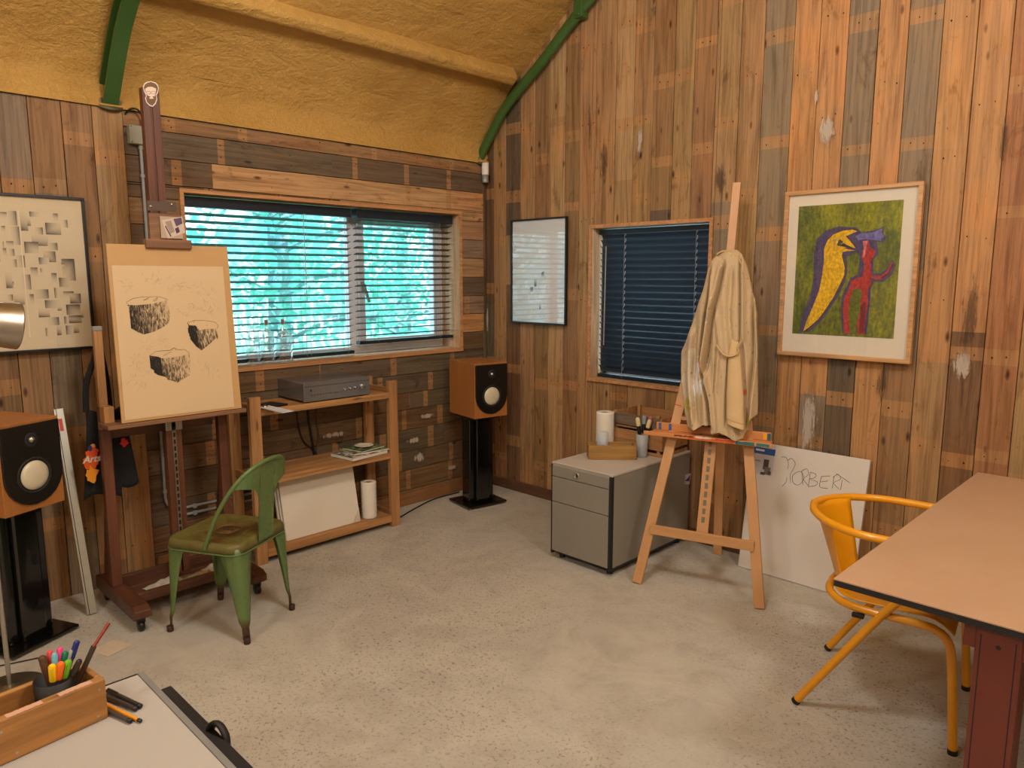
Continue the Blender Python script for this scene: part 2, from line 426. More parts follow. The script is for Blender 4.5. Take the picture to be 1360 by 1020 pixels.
# ---- window wall (x = 0, boards lie flat, upright ones at the near end)
lb, ln = MB(), MB()
WL = (-2.235, -0.285, 1.085, 2.045)      # inner opening y0, y1, z0, z1
WLC = (WL[0] - .0225, WL[1] + .0225, WL[2] - .0255, WL[3] + .0225)
rows = [0.0, 0.105, 0.25, 0.385, 0.54, 0.683, 0.80, 0.93, 1.063, 1.193, 1.328, 1.461, 1.599, 1.737, 1.869, 2.005, 2.078, 2.212, 2.348, 2.426]
rcols = 'EMDKMDMK' 'ETGTGGOG' 'E' 'PKE'
below = 'K D M K D D D K'.split()
for i, (z0, z1) in enumerate(zip(rows, rows[1:])):
    yA, yB = -2.51, -0.045
    # split each course into boards of random length
    ys = [yA]; t = yA
    while t < yB - 0.5:
        t += prnd.uniform(0.75, 1.3)
        if t < yB - 0.4: ys.append(t)
    ys.append(yB)
    if i == 16: ys = [yA, -2.07, yB]
    for a, b in zip(ys, ys[1:]):
        if z0 < 1.0: key = prnd.choice(below if i else ['E', 'M'])
        elif z0 > 2.3: key = 'E'
        elif z0 > 2.2: key = 'K'
        elif z0 > 2.0: key = 'P' if a > -2.4 else 'D'
        else: key = prnd.choice('GTDEG')
        if z0 >= 1.06 and z1 < 2.02 and b > -0.5: key = 'ETGTGGOG'[(19 - 4 - i) % 8]
        if i in (8, 9, 10, 11, 12, 13, 14) and b > -0.4: key = {14: 'T', 13: 'G', 12: 'T', 11: 'K', 10: 'G', 9: 'O', 8: 'D'}[i]
        base = jit(PC[key], .07)
        segs, nl = auto_segs(b - a, base, gaps=(0.26, 0.5), bw=(0.035, 0.055), p=0.85 if key in 'KDGM' else 0.5)
        zz = [(z0, z1)]
        pcs = []
        for q0, q1 in zz:
            if q1 <= WLC[2] + 1e-4 or q0 >= WLC[3] - 1e-4: pcs.append((a, b, q0, q1)); continue
            lo, hi = max(q0, WLC[2]), min(q1, WLC[3])
            if q0 < lo - 0.004: pcs.append((a, b, q0, lo))
            if q1 > hi + 0.004: pcs.append((a, b, hi, q1))
            if a < WLC[0]: pcs.append((a, min(b, WLC[0]), lo, hi))
            if b > WLC[1]: pcs.append((max(a, WLC[1]), b, lo, hi))
        for p0, p1, q0, q1 in pcs:
            s2, n2 = cut(segs, nl, p0 - a, p1 - a)
            if s2: plank(lb, ln, (-0.018, p0, q0), (0, 1, 0), (0, 0, 1), (1, 0, 0), p1 - p0, q1 - q0, s2, nail_at=n2)
# corner upright
s2, n2 = auto_segs(2.43, PC['D'], p=0.3)
s2 = [(0, .8, PC['D']), (.8, 1.45, PC['V']), (1.45, 2.43, PC['D'])]
plank(lb, ln, (-0.018, -0.045, 0.0), (0, 0, 1), (0, 1, 0), (1, 0, 0), 2.43, 0.03, s2)
# upright boards at the near end
vs_ = [-2.51, -2.651, -2.783, -2.92, -3.05, -3.17, -3.31, -3.44, -3.57]
while vs_[-1] > RY0: vs_.append(vs_[-1] - prnd.uniform(.12, .15))
vc = 'TBGEBDTMEGTBDETMBGETD'
for i, (b, a) in enumerate(zip(vs_, vs_[1:])):
    base = jit(PC[vc[i % len(vc)]], .06)
    segs, nl = auto_segs(2.426, base, p=0.8, c2=None if i == 0 else (PC['G'] if i % 3 == 0 else PC['E']))
    plank(lb, ln, (-0.018, a, 0.0), (0, 0, 1), (0, 1, 0), (1, 0, 0), 2.426, b - a, segs, nail_at=nl, th=0.02)
for lo, hi in (((-0.16, RY0, 0), (-0.0181, WLC[0], 2.5)), ((-0.16, WLC[1], 0), (-0.0181, 0.02, 2.5)), ((-0.16, WLC[0], 0), (-0.0181, WLC[1], WLC[2])), ((-0.16, WLC[0], WLC[3]), (-0.0181, WLC[1], 2.5))):
    lb.box(lo, hi, mat=1, col=(1, 1, 1))
wl_ = obj('wall_left', lb, [M_plank, M_sheath], kind='structure', origin=(0, -4, 0))
obj('nail_holes', ln, M_darkhole, wl_)
# old paint left on some boards
M_wp = brushed_patch('old_white_paint', S(186, 172, 156), .50, .8); M_wp2 = brushed_patch('old_dark_stain', S(60, 44, 32), .56, .55)
def patches(lst, wall, mat, parent):
    q = MB()
    for a, z, w, h in lst:
        P = (lambda x, y: V((x, -.0225, y))) if wall == 'g' else (lambda x, y: V((.0225, x, y)))
        vs = [P(a - w, z - h), P(a + w, z - h), P(a + w, z + h), P(a - w, z + h)]
        q.add(vs, [(0, 1, 2, 3) if wall == 'g' else (0, 1, 2, 3)], uvs=[(0, 0), (1, 0), (1, 1), (0, 1)])
    obj('paint_remains' if mat is M_wp else 'dark_stain', q, mat, parent)
patches([(2.50, 2.33, .055, .13), (2.497, .83, .062, .26), (2.505, .35, .05, .16), (1.37, 2.42, .03, .12), (2.44, 2.5, .02, .06), (3.19, 1.2, .06, .1)], 'g', M_wp, wg_)
patches([(3.20, 1.42, .055, .34), (3.27, 2.2, .02, .25), (1.92, 2.15, .06, .14), (1.1, 2.3, .05, .25), (.98, 2.55, .02, .3), (2.85, 1.1, .05, .2)], 'g', M_wp2, wg_)
patches([(-.62, .62, .09, .03), (-.75, .46, .10, .03), (-.70, .33, .07, .05), (-1.38, .60, .12, .03), (-.4, .20, .07, .03), (-.028, 1.28, .018, .16)], 'l', M_wp, wl_)
# far parts of the room behind the camera
M_wallw = plain('painted_back_wall', S(196, 180, 156), 0.8)
b = MB().box((-0.1, RY0 - 0.15, 0), (7.1, RY0, 4.6)); obj('wall_back', b, M_wallw, kind='structure')
b = MB().box((7.0, RY0, 0), (7.15, 0.02, 2.5)); obj('wall_right', b, M_wallw, kind='structure')

# ---- skirting boards
M_skirt = wood('dark_skirting', S(112, 76, 50), S(92, 60, 40), 'x', 0.6)
M_skirty = wood('brown_skirting', S(160, 112, 68), S(132, 90, 56), 'y', 0.6)
b = MB().box((0.0, -0.022, 0.0), (7.0, -0.001, 0.075)); obj('baseboard_gable', b, M_skirt, kind='structure', bevel=0.002)
b = MB().box((0.001, -2.5, 0.0), (0.02, -0.023, 0.09)); obj('baseboard_left', b, M_skirty, kind='structure', bevel=0.002)

# ---- floor: pale worn concrete with dark speckle
t = NT('worn_concrete')
c = t.coord('Object')
n1 = t.noise(c, 0.9, 5, 0.6, 0.4); n2 = t.noise(c, 5, 6, 0.65, 0.6); n3 = t.noise(c, 95, 3, 0.7); n4 = t.noise(c, 75, 5, 0.75, 0.6)
patch = t.noise(t.coord('Object', loc=(3.1, 4.7, 0)), 0.75, 4, 0.6, 0.5)
col = t.mix(t.ramp(n1, [(0.35, 0.0), (0.65, 1.0)]), S(176, 171, 161), S(188, 184, 174))
col = t.mix(t.ramp(n2, [(0.42, 0.0), (0.72, 0.6)]), col, S(160, 151, 137))
col = t.mix(t.ramp(t.noise(c, 2.4, 4, 0.6, 1.0), [(0.5, 0.0), (0.62, 0.5), (0.75, 0.0)]), col, S(194, 190, 176))
sp = t.math('MULTIPLY', t.ramp(n4, [(0.555, 0.0), (0.61, 1.0)]), t.ramp(patch, [(0.36, 0.10), (0.55, 1.0)]))
col = t.mix(t.math('MULTIPLY', sp, 0.62), col, S(86, 72, 58))
scr = t.noise(t.coord('Object', (3, 60, 1), rot=(0, 0, 0.6)), 1, 4, 0.6, 0.7)
col = t.mix(t.math('MULTIPLY', t.ramp(scr, [(0.66, 0.0), (0.72, 0.5)]), t.ramp(patch, [(0.45, 0.0), (0.6, 1.0)])), col, S(120, 104, 86))
t.set(Base__Color=col, Roughness=t.ramp(n2, [(0.3, 0.5), (0.7, 0.72)])); t.b.inputs['Specular IOR Level'].default_value = 0.3
t.bump(n4, 0.12, 0.003)
M_floor = t.mat
b = MB().box((-0.16, RY0, -0.15), (7.1, 0.17, 0.0)); obj('floor', b, M_floor, kind='structure', origin=(0, 0, 0))

# ---- ceiling: sprayed foam skin between the ribs
t = NT('sprayed_foam')
c = t.coord('Object')
n1 = t.noise(c, 1.6, 4, 0.55); n2 = t.noise(c, 48, 5, 0.7, 0.4); n3 = t.noise(t.coord('Object', (1, 0.5, 1)), 11, 5, 0.6, 0.5)
col = t.mix(t.ramp(n1, [(0.35, 0.0), (0.65, 1.0)]), S(184, 140, 66), S(202, 158, 82))
col = t.mix(t.ramp(n3, [(0.5, 0.0), (0.75, 0.35)]), col, S(178, 128, 52))
t.set(Base__Color=col, Roughness=0.62)
h = t.math('ADD', t.math('MULTIPLY', n2, 0.45), t.math('MULTIPLY', n3, 1.0)); t.bump(h, 0.9, 0.03)
M_foam = t.mat
pl_ = []
for (xa, za), (xb, zb) in zip(ROOF, ROOF[1:]):
    L_ = math.hypot(xb - xa, zb - za); n = max(1, int(L_ / 0.035))
    for k in range(n): pl_.append((lerp(xa, xb, k / n), lerp(za, zb, k / n)))
pl_.append(ROOF[-1])
# relax the knee so that the foam runs round it
for _ in range(6):
    q = pl_[:]
    for k in range(5, len(pl_) - 5): q[k] = ((pl_[k-1][0] + pl_[k][0] * 2 + pl_[k+1][0]) / 4, (pl_[k-1][1] + pl_[k][1] * 2 + pl_[k+1][1]) / 4)
    pl_ = q
NY = 200
def roof_fn(u, v):
    k = min(len(pl_) - 1, int(round(u * (len(pl_) - 1)))); x, z = pl_[k]; y = lerp(0.019, RY0, v)
    a = pl_[max(0, k - 1)]; b = pl_[min(len(pl_) - 1, k + 1)]; tx, tz = b[0] - a[0], b[1] - a[1]; l = math.hypot(tx, tz) or 1
    nx, nz = tz / l, -tx / l
    edge = min(1, k / 8, (len(pl_) - 1 - k) / 8)
    d = noise.noise(V((x * 2.2, y * 1.3, z * 2.2))) * 0.016 + noise.noise(V((x * 7, y * 6, z * 7))) * 0.007
    # foam piles up along the gable rib and sags between purlins
    d = d * edge
    return (x + nx * d, y, z + nz * d)
cb = MB(); cb.grid(roof_fn, len(pl_) - 1, NY)
cb.add([(x * 1.0, y, z + 0.22) for x, z in ROOF for y in (0.15, RY0 - .1)], [(2 * i, 2 * i + 1, 2 * i + 3, 2 * i + 2) for i in range(len(ROOF) - 1)], mat=1)
# foamed-over purlins running the length of the room
def purlin(x, z, ang, w=0.075, h=0.095):
    ca, sa = math.cos(ang), math.sin(ang)
    prof = []
    for px, pz in ((-w/2 - .02, h), (-w / 2, 0.012), (-w/2+.012, 0), (w / 2 - .012, 0), (w/2, .012), (w / 2 + .03, h)):
        prof.append((x + px * ca - pz * sa, z + px * sa + pz * ca))
    def fn(u, v):
        t_ = u * (len(prof) - 1); k = min(len(prof) - 2, int(t_)); f = t_ - k
        y = lerp(-0.10, RY0, v); X = lerp(prof[k][0], prof[k+1][0], f); Z = lerp(prof[k][1], prof[k+1][1], f)
        d = noise.noise(V((X * 9, y * 5, Z * 9))) * 0.003
        return (X + d, y, Z + d)
    cb.grid(fn, 15, 220)
purlin(0.385, 2.92, math.radians(42), h=.13); purlin(1.03, 3.40, math.radians(33)); purlin(1.9, 3.92, math.radians(27))
purlin(6.655, 2.885, math.radians(-42)); purlin(6.02, 3.38, math.radians(-33)); purlin(5.1, 3.92, math.radians(-27))
obj('ceiling', cb, [M_foam, M_sheath], kind='structure', origin=(3.5, -4, 2.43))

# ---- green steel ribs
M_green = plain('green_gloss_paint', S(58, 92, 40), 0.35, var=0.08, vs=12, coat=0.2)
M_greyst = plain('dull_galvanised', S(96, 90, 66), 0.5, 0.6, var=0.15, vs=40)
RIB = [(-0.02, 2.47), (0.10, 2.62), (0.20, 2.735), (0.33, 2.845), (0.60, 3.025), (0.91, 3.255), (1.6, 3.70), (2.6, 4.16), (3.5, 4.30), (4.4, 4.16), (5.4, 3.70), (6.09, 3.255), (6.4, 3.025), (6.67, 2.845), (6.80, 2.735), (6.9, 2.62), (7.02, 2.47)]
RP = [V((p.x, 0, p.y)) for p in catmull([(x, z, 0) for x, z in RIB], 6)]
def rib(y, label, wf=0.09, h=0.10, kind='i', yo=0):
    root = thing('steel_rib', label, 'beam', (0, y, 2.42), 0, 'green steel ribs under the roof')
    b = MB()
    if kind == 'i': sec = [(-wf/2, -h/2), (wf/2, -h/2), (wf/2, -h/2 + .009), (.006, -h/2 + .012), (.006, h/2 - .012), (wf/2, h/2 - .009), (wf/2, h/2), (-wf/2, h/2), (-wf/2, h/2 - .009), (-.006, h/2 - .012), (-.006, -h/2 + .012), (-wf/2, -h/2 + .009)]
    else:
        sec = [(wf / 2 * math.cos(a), h / 2 * math.sin(a)) for a in [2 * PI * k / 16 for k in range(16)]]
    n = len(RP); m = len(sec); vs = []
    for i, p in enumerate(RP):
        d = (RP[min(i + 1, n - 1)] - RP[max(0, i - 1)]).normalized(); nn = V((d.z, 0, -d.x))
        if nn.z > 0 and 0: nn = -nn
        for a, c_ in sec: vs.append(p + V((0, y + a, 0)) - nn * c_)
    fs = [(i * m + j, (i + 1) * m + j, (i + 1) * m + (j + 1) % m, i * m + (j + 1) % m) for i in range(n - 1) for j in range(m)]
    b.add(vs, fs, smooth=(kind != 'i')); b.add(vs[:m], [tuple(reversed(range(m)))]); b.add(vs[-m:], [tuple(range(m))])
    obj('rib_profile', b, M_green, root)
    for sx, x in ((1, 0.0), (-1, 7.0)):
        q = MB(); Mx = Matrix.Translation((x - sx * .035, y, 2.462)) @ Matrix.Rotation(sx * math.radians(38), 4, 'Y')
        q.lathe([(0.0, -.006), (0.082, -.006), (0.085, 0.0), (0.082, 0.008), (0, .008)], Mx, 28)
        pl = obj('base_plate', q, M_greyst, root)
        for k in range(4):
            q = MB(); a = k * PI / 2 + PI / 4
            q.lathe([(0.008, 0.0), (0.008, 0.016), (0.0055, 0.017), (0.0055, 0.03), (0, .031)], Mx @ Matrix.Translation((0.062 * math.cos(a), 0.062 * math.sin(a), 0.006)), 6, smooth=False)
            obj('bolt', q, M_steel, pl)
    return root
r1 = rib(-0.055, 'green curved steel rib following the roof along the gable wall', 0.055, 0.075, 'o')
q = MB(); q.box((0.885, -0.085, 3.215), (0.955, -0.02, 3.38)); obj('purlin_cleat', q, M_green, r1, bevel=0.006)
q = MB(); q.lathe([(0.009, 0), (0.009, .008), (0, .009)], Matrix.Translation((0.93, -0.085, 3.235)) @ Matrix.Rotation(PI / 2, 4, 'X'), 8); obj('bolt', q, M_green, r1)
rib(-2.565, 'green steel roof rib above the big easel, standing on a round plate', 0.072, 0.09)

# ---- window 1 (big, in the window wall)
M_trim = wood('window_trim_pine', S(206, 150, 98), S(186, 128, 80), 'y', 0.55, knots=False)
M_reveal = wood('window_reveal_pine', S(214, 178, 138), S(192, 154, 116), 'z', 0.6)
M_pvc = plain('pale_window_frame', S(222, 226, 232), 0.35, var=0.02)
t = NT('window_glass'); t.set(Base__Color=(0.9, 0.98, 1.0), Roughness=0.0, IOR=1.1); t.b.inputs['Transmission Weight'].default_value = 1.0
t.b.inputs['Alpha'].default_value = 0.25; M_pane = t.mat
y0, y1, z0, z1 = WL; XB = -0.225
w1 = MB()
w1.box((XB, y0 - .02, z0 - .025), (0.002, y1 + .02, z0)); w1.box((XB, y0 - .02, z1), (0.0, y1 + .02, z1 + .022))
w1.box((XB, y0 - .022, z0), (0.0, y0, z1)); w1.box((XB, y1, z0), (0.0, y1 + .022, z1))
win = obj('window_1', w1, M_reveal, kind='structure', bevel=0.0015)
q = MB(); f = 0.022
q.box((0.0, y0 - f, z1), (0.012, y1 + f, z1 + f)); q.box((0.0, y0 - f, z0 - f - .004), (0.014, y1 + f, z0))
q.box((0.0, y0 - f, z0), (0.012, y0, z1)); q.box((0.0, y1, z0), (0.012, y1 + f, z1))
obj('window_trim', q, M_trim, win, bevel=0.0015)
YM = -1.067
q = MB(); X0, X1 = -0.245, -0.195; fw = 0.045
q.box((X0, y0, z0), (X1, y1, z0 + fw)); q.box((X0, y0, z1 - fw), (X1, y1, z1)); q.box((X0, y0, z0 + fw), (X1, y0 + fw, z1 - fw)); q.box((X0, y1 - fw, z0 + fw), (X1, y1, z1 - fw))
q.box((X0, YM - .035, z0 + fw), (X1, YM + .035, z1 - fw))
obj('window_frame', q, M_pvc, win, bevel=0.003)
q = MB(); a0, a1, b0, b1 = YM + .036, y1 - fw - .002, z0 + fw + .002, z1 - fw - .002; sw = 0.05; XS = -0.178
q.box((-.23, a0, b0), (XS, a1, b0 + sw)); q.box((-.23, a0, b1 - sw), (XS, a1, b1)); q.box((-.23, a0, b0 + sw), (XS, a0 + sw, b1 - sw)); q.box((-.23, a1 - sw, b0 + sw), (XS, a1, b1 - sw))
sash = obj('opening_sash', q, M_pvc, win, bevel=0.003)
q = MB(); q.box((XS, a0 + .012, 1.50), (XS + .012, a0 + .038, 1.57)); q.bar((XS + .022, a0 + .025, 1.555), (XS + .03, a0 + .06, 1.43), .018, .014, (1, 0, 0)); obj('handle', q, M_grey, sash, bevel=.003)
q = MB(); q.bar((XS + .012, (a0 + a1) / 2 - .12, b0 + .02), (XS + .012, (a0 + a1) / 2 + .12, b0 + .026), .018, .012); q.box((XS, (a0 + a1) / 2 - .13, b0 + .01), (XS + .02, (a0 + a1) / 2 - .10, b0 + .03)); obj('stay_bar', q, M_black, sash, bevel=.002)
q = MB(); q.box((-.214, y0 + fw, z0 + fw), (-.210, YM - .035, z1 - fw)); obj('pane', q, M_pane, win)
q = MB(); q.box((-.210, a0 + sw, b0 + sw), (-.206, a1 - sw, b1 - sw)); obj('pane', q, M_pane, win)

# ---- window 2 (small, in the gable wall)
x0, x1, z0g, z1g = WG; YB = 0.13
w2 = MB()
w2.box((x0 - .02, 0, z0g - .02), (x1 + .02, YB, z0g)); w2.box((x0 - .02, 0, z1g), (x1 + .02, YB, z1g + .02)); w2.box((x0 - .02, 0, z0g), (x0, YB, z1g)); w2.box((x1, 0, z0g), (x1 + .02, YB, z1g))
win2 = obj('window_2', w2, M_reveal, kind='structure', bevel=.0015)
q = MB(); f = 0.022
q.box((x0 - f, -.012, z1g), (x1 + f, 0, z1g + f)); q.box((x0 - f, -.016, z0g - f), (x1 + f, 0, z0g)); q.box((x0 - f, -.012, z0g), (x0, 0, z1g)); q.box((x1, -.012, z0g), (x1 + f, 0, z1g))
obj('window_trim', q, M_trim, win2, bevel=.0015)
q = MB(); q.box((x0, .13, z0g), (x1, .17, z0g + .04)); q.box((x0, .13, z1g - .04), (x1, .17, z1g)); q.box((x0, .13, z0g), (x0 + .04, .17, z1g)); q.box((x1 - .04, .13, z0g), (x1, .17, z1g)); obj('window_frame', q, M_pvc, win2, bevel=.003)
q = MB(); q.box((x0 + .04, .148, z0g + .04), (x1 - .04, .152, z1g - .04)); obj('pane', q, M_pane, win2)

# ---- venetian blinds
M_slat = plain('dark_blind_slats', S(22, 34, 48), 0.4, 0.0, var=0.03)
M_slat2 = plain('blue_grey_blind_slats', S(44, 58, 74), .28, 0.0, var=.03)
M_cord = plain('blind_cord', S(150, 152, 156), 0.6)
def blind(lab, group, axis, a, b, ztop, zbot, depth, pitch, sw, tilt, cords, hr=0.055, n_extra=0):
    # axis 'y': spans y a..b at x = depth ; axis 'x': spans x a..b at y = depth
    P = (lambda s_, d, z: V((depth + d, s_, z))) if axis == 'y' else (lambda s_, d, z: V((s_, depth - d, z)))
    root = thing('venetian_blind', lab, 'blind', P((a + b) / 2, 0, zbot), 0, group)
    def bx(q, s0, s1, d0, d1, z0_, z1_):
        vs = [P(s_, d, z) for z in (z0_, z1_) for s_, d in ((s0, d0), (s1, d0), (s1, d1), (s0, d1))]
        q.add(vs, [(0, 3, 2, 1), (4, 5, 6, 7), (0, 1, 5, 4), (1, 2, 6, 5), (2, 3, 7, 6), (3, 0, 4, 7)])
    q = MB(); bx(q, a, b, -.03, .03, ztop - hr, ztop); obj('head_rail', q, M_slat, root, bevel=.002)
    q = MB(); bx(q, a, b, -sw / 2, sw / 2, zbot, zbot + .022); obj('bottom_rail', q, M_slat, root, bevel=.004)
    q = MB(); z = zbot + .022 + pitch * .8; ct, st = math.cos(tilt), math.sin(tilt); zs = []
    while z < ztop - hr + (.012 if n_extra else -.01):
        zs.append(z)
        nseg = 4
        for k in range(nseg):
            f0, f1 = -0.5 + k / nseg, -0.5 + (k + 1) / nseg
            cv = .006 if n_extra else .0025; c0, c1 = cv * (1 - 4 * f0 * f0), cv * (1 - 4 * f1 * f1)
            pts = []
            for f_, c_ in ((f0, c0), (f1, c1)):
                d = f_ * sw * ct - c_ * st; h = f_ * sw * st + c_ * ct
                pts.append((d, h))
            vs = [P(a, pts[0][0], z + pts[0][1]), P(b, pts[0][0], z + pts[0][1]), P(b, pts[1][0], z + pts[1][1]), P(a, pts[1][0], z + pts[1][1])]
            vs += [v_ + V((0, 0, .0014)) for v_ in vs]
            q.add(vs, [(0, 3, 2, 1), (4, 5, 6, 7), (0, 1, 5, 4), (1, 2, 6, 5), (2, 3, 7, 6), (3, 0, 4, 7)])
        z += pitch
    obj('slats', q, M_slat2 if n_extra else M_slat, root)
    for s_ in cords:
        q = MB(); 
        for dd in (-sw / 2 - .001, sw / 2 + .001): q.tube([P(s_, dd, zbot + .01), P(s_, dd, ztop - hr)], .0011, 5)
        if n_extra:
            for zz in zs: q.tube([P(s_ - .004, sw / 2 * ct + .002, zz + .004), P(s_ + .004, sw / 2 * ct + .006, zz + .016), P(s_ + .001, sw / 2 * ct + .002, zz + .026)], .0028, 5)
        obj('cord', q, M_cord, root)
    return root, P
yL0, yL1 = WL[0] + .01, -1.155
yR0, yR1 = -1.113, WL[1] - .012
blA, PA = blind('dark navy venetian blind lowered over the wide left pane of the big window', 'venetian blinds of the big window', 'y', yL0, yL1, 2.035, 1.10, -0.085, 0.0415, 0.05, math.radians(14), (yL0 + .18, yL0 + .75, yL1 - .35, yL1 - .05))
blB, PB = blind('dark navy venetian blind over the right sash, its bottom rail higher', 'venetian blinds of the big window', 'y', yR0, yR1, 2.035, 1.155, -0.085, 0.0415, 0.05, math.radians(14), (yR0 + .15, yR1 - .12))
blC, PC_ = blind('closed dark blue venetian blind in the small gable window', None, 'x', WG[0] + .012, WG[1] - .012, 1.905, 0.933, 0.085, 0.0415, 0.05, math.radians(62), (1.215, 1.735), .03, 1)
q = MB(); q.tube([(1.075, .05, 1.80), (1.07, .048, 1.15)], .004, 8); obj('tilt_wand', q, M_grey, blC)
q = MB(); q.tube([(1.035, .06, 1.80), (1.036, .06, 1.02)], .002, 6); obj('pull_cord', q, M_cord, blC)
q = MB(); q.tube([PA(yL0 + .72, .045, 1.98), PA(yL0 + .72, .05, 1.45)], .003, 6); obj('tilt_wand', q, M_cord, blA)

# ================================================================ pictures on the walls
def glass_mat(name, base=0.045, gain=0.9):
    m = bpy.data.materials.new(name); m.use_nodes = True; nt = m.node_tree; nt.nodes.clear()
    o = nt.nodes.new('ShaderNodeOutputMaterial'); mx = nt.nodes.new('ShaderNodeMixShader'); tr = nt.nodes.new('ShaderNodeBsdfTransparent'); gl = nt.nodes.new('ShaderNodeBsdfGlossy'); lw = nt.nodes.new('ShaderNodeLayerWeight'); lw.inputs[0].default_value = 0.5; pw = nt.nodes.new('ShaderNodeMath'); pw.operation = 'POWER'; pw.inputs[1].default_value = 4.0; fr = nt.nodes.new('ShaderNodeMath'); fr.operation = 'MULTIPLY_ADD'; fr.inputs[1].default_value = gain; fr.inputs[2].default_value = base
    nt.links.new(lw.outputs['Facing'], pw.inputs[0]); nt.links.new(pw.outputs[0], fr.inputs[0])
    gl.inputs['Roughness'].default_value = 0.01; gl.inputs[0].default_value = (1, 1, 1, 1)
    nt.links.new(fr.outputs[0], mx.inputs[0]); nt.links.new(tr.outputs[0], mx.inputs[1]); nt.links.new(gl.outputs[0], mx.inputs[2]); nt.links.new(mx.outputs[0], o.inputs[0])
    return m
M_pglass = glass_mat('picture_glass')
M_oakf = wood('oak_picture_frame', S(206, 158, 108), S(190, 140, 92), 'x', 0.4, knots=False)
M_mount = plain('cream_mount_board', S(216, 206, 188), 0.8, var=.01)

def framed(name_label, wall, a0, a1, z0, z1, fw, depth, mfr, cat='picture', glass=True, mount=M_mount, art=None, artmat=None, off=0.021):
    """wall 'g': a = x, faces -y ; wall 'l': a = y, faces +x"""
    P = (lambda a, d, z: V((a, -off - d, z))) if wall == 'g' else (lambda a, d, z: V((off + d, a, z)))
    root = thing('framed_picture', name_label, cat, P((a0 + a1) / 2, 0, z0))
    def bx(q, s0, s1, d0, d1, h0, h1, **k):
        vs = [P(s_, d, z) for z in (h0, h1) for s_, d in ((s0, d0), (s1, d0), (s1, d1), (s0, d1))]
        fs = [(0, 3, 2, 1), (4, 5, 6, 7), (0, 1, 5, 4), (1, 2, 6, 5), (2, 3, 7, 6), (3, 0, 4, 7)]
        if wall == 'g': fs = [tuple(reversed(f)) for f in fs]
        q.add(vs, fs, **k)
    q = MB()
    bx(q, a0, a1, 0, depth, z1 - fw, z1); bx(q, a0, a1, 0, depth, z0, z0 + fw); bx(q, a0, a0 + fw, 0, depth, z0 + fw, z1 - fw); bx(q, a1 - fw, a1, 0, depth, z0 + fw, z1 - fw)
    obj('frame', q, mfr, root, bevel=.0015)
    q = MB(); bx(q, a0 + fw - .003, a1 - fw + .003, .002, depth * .45, z0 + fw - .003, z1 - fw + .003); mo = obj('mount_board', q, mount, root)
    if art:
        q = MB(); art(q, lambda a, z, e=0.0: P(a, depth * .45 + .0006 + e, z)); obj('artwork', q, artmat, mo)
    if glass:
        q = MB(); bx(q, a0 + fw, a1 - fw, depth * .72, depth * .72 + .002, z0 + fw, z1 - fw); obj('glass', q, M_pglass, root)
    return root

def poly_art(q, P, pts, col, e, flip):
    f = tuple(range(len(pts))); area = sum(a[0] * b[1] - b[0] * a[1] for a, b in zip(pts, pts[1:] + pts[:1]))
    if (area < 0) != flip: f = tuple(reversed(f))
    q.add([P(a, z, e) for a, z in pts], [f], col=col)

# --- left: black frame with a print of shaded rectangles
rects = [(185,118,250,150,'L'),(335,122,368,170,'T'),(395,160,428,210,'R'),(280,183,380,258,'LB'),(125,120,170,240,'B'),(168,150,190,208,'B'),(210,215,262,260,'R'),(185,260,290,332,'B'),(135,308,225,380,'TL'),
 (285,310,348,358,'R'),(250,365,330,435,'RB'),(218,405,285,450,'L'),(160,470,205,530,'T'),(222,475,240,502,'L'),(290,505,325,570,'T'),(365,412,452,555,'RT'),(360,440,382,460,'T'),(338,535,410,595,'L'),(358,625,430,660,'T'),
 (400,640,475,705,'RB'),(232,680,330,732,'L'),(170,610,262,670,'R'),(300,600,330,668,'L'),(312,722,340,750,'B'),(185,735,258,790,'B'),(370,712,465,780,'TL'),(468,765,485,800,'B'),(240,792,315,845,'R'),(350,790,380,840,'L'),
 (380,785,468,835,'TB'),(295,850,325,912,'B'),(408,845,445,902,'B'),(220,860,240,915,'L'),(355,850,400,910,'L'),(0,130,45,165,'T'),(5,215,28,250,'T'),(45,120,105,210,'R'),(60,215,115,330,'R'),(0,310,10,350,'R'),(25,308,70,340,'T'),
 (0,352,22,400,'T'),(35,355,70,400,'R'),(75,395,130,470,'R'),(48,420,78,470,'R'),(100,515,155,610,'R'),(20,560,48,600,'T'),(0,640,35,680,'R'),(40,640,105,705,'B'),(138,640,165,705,'T'),(0,500,40,600,'B')]
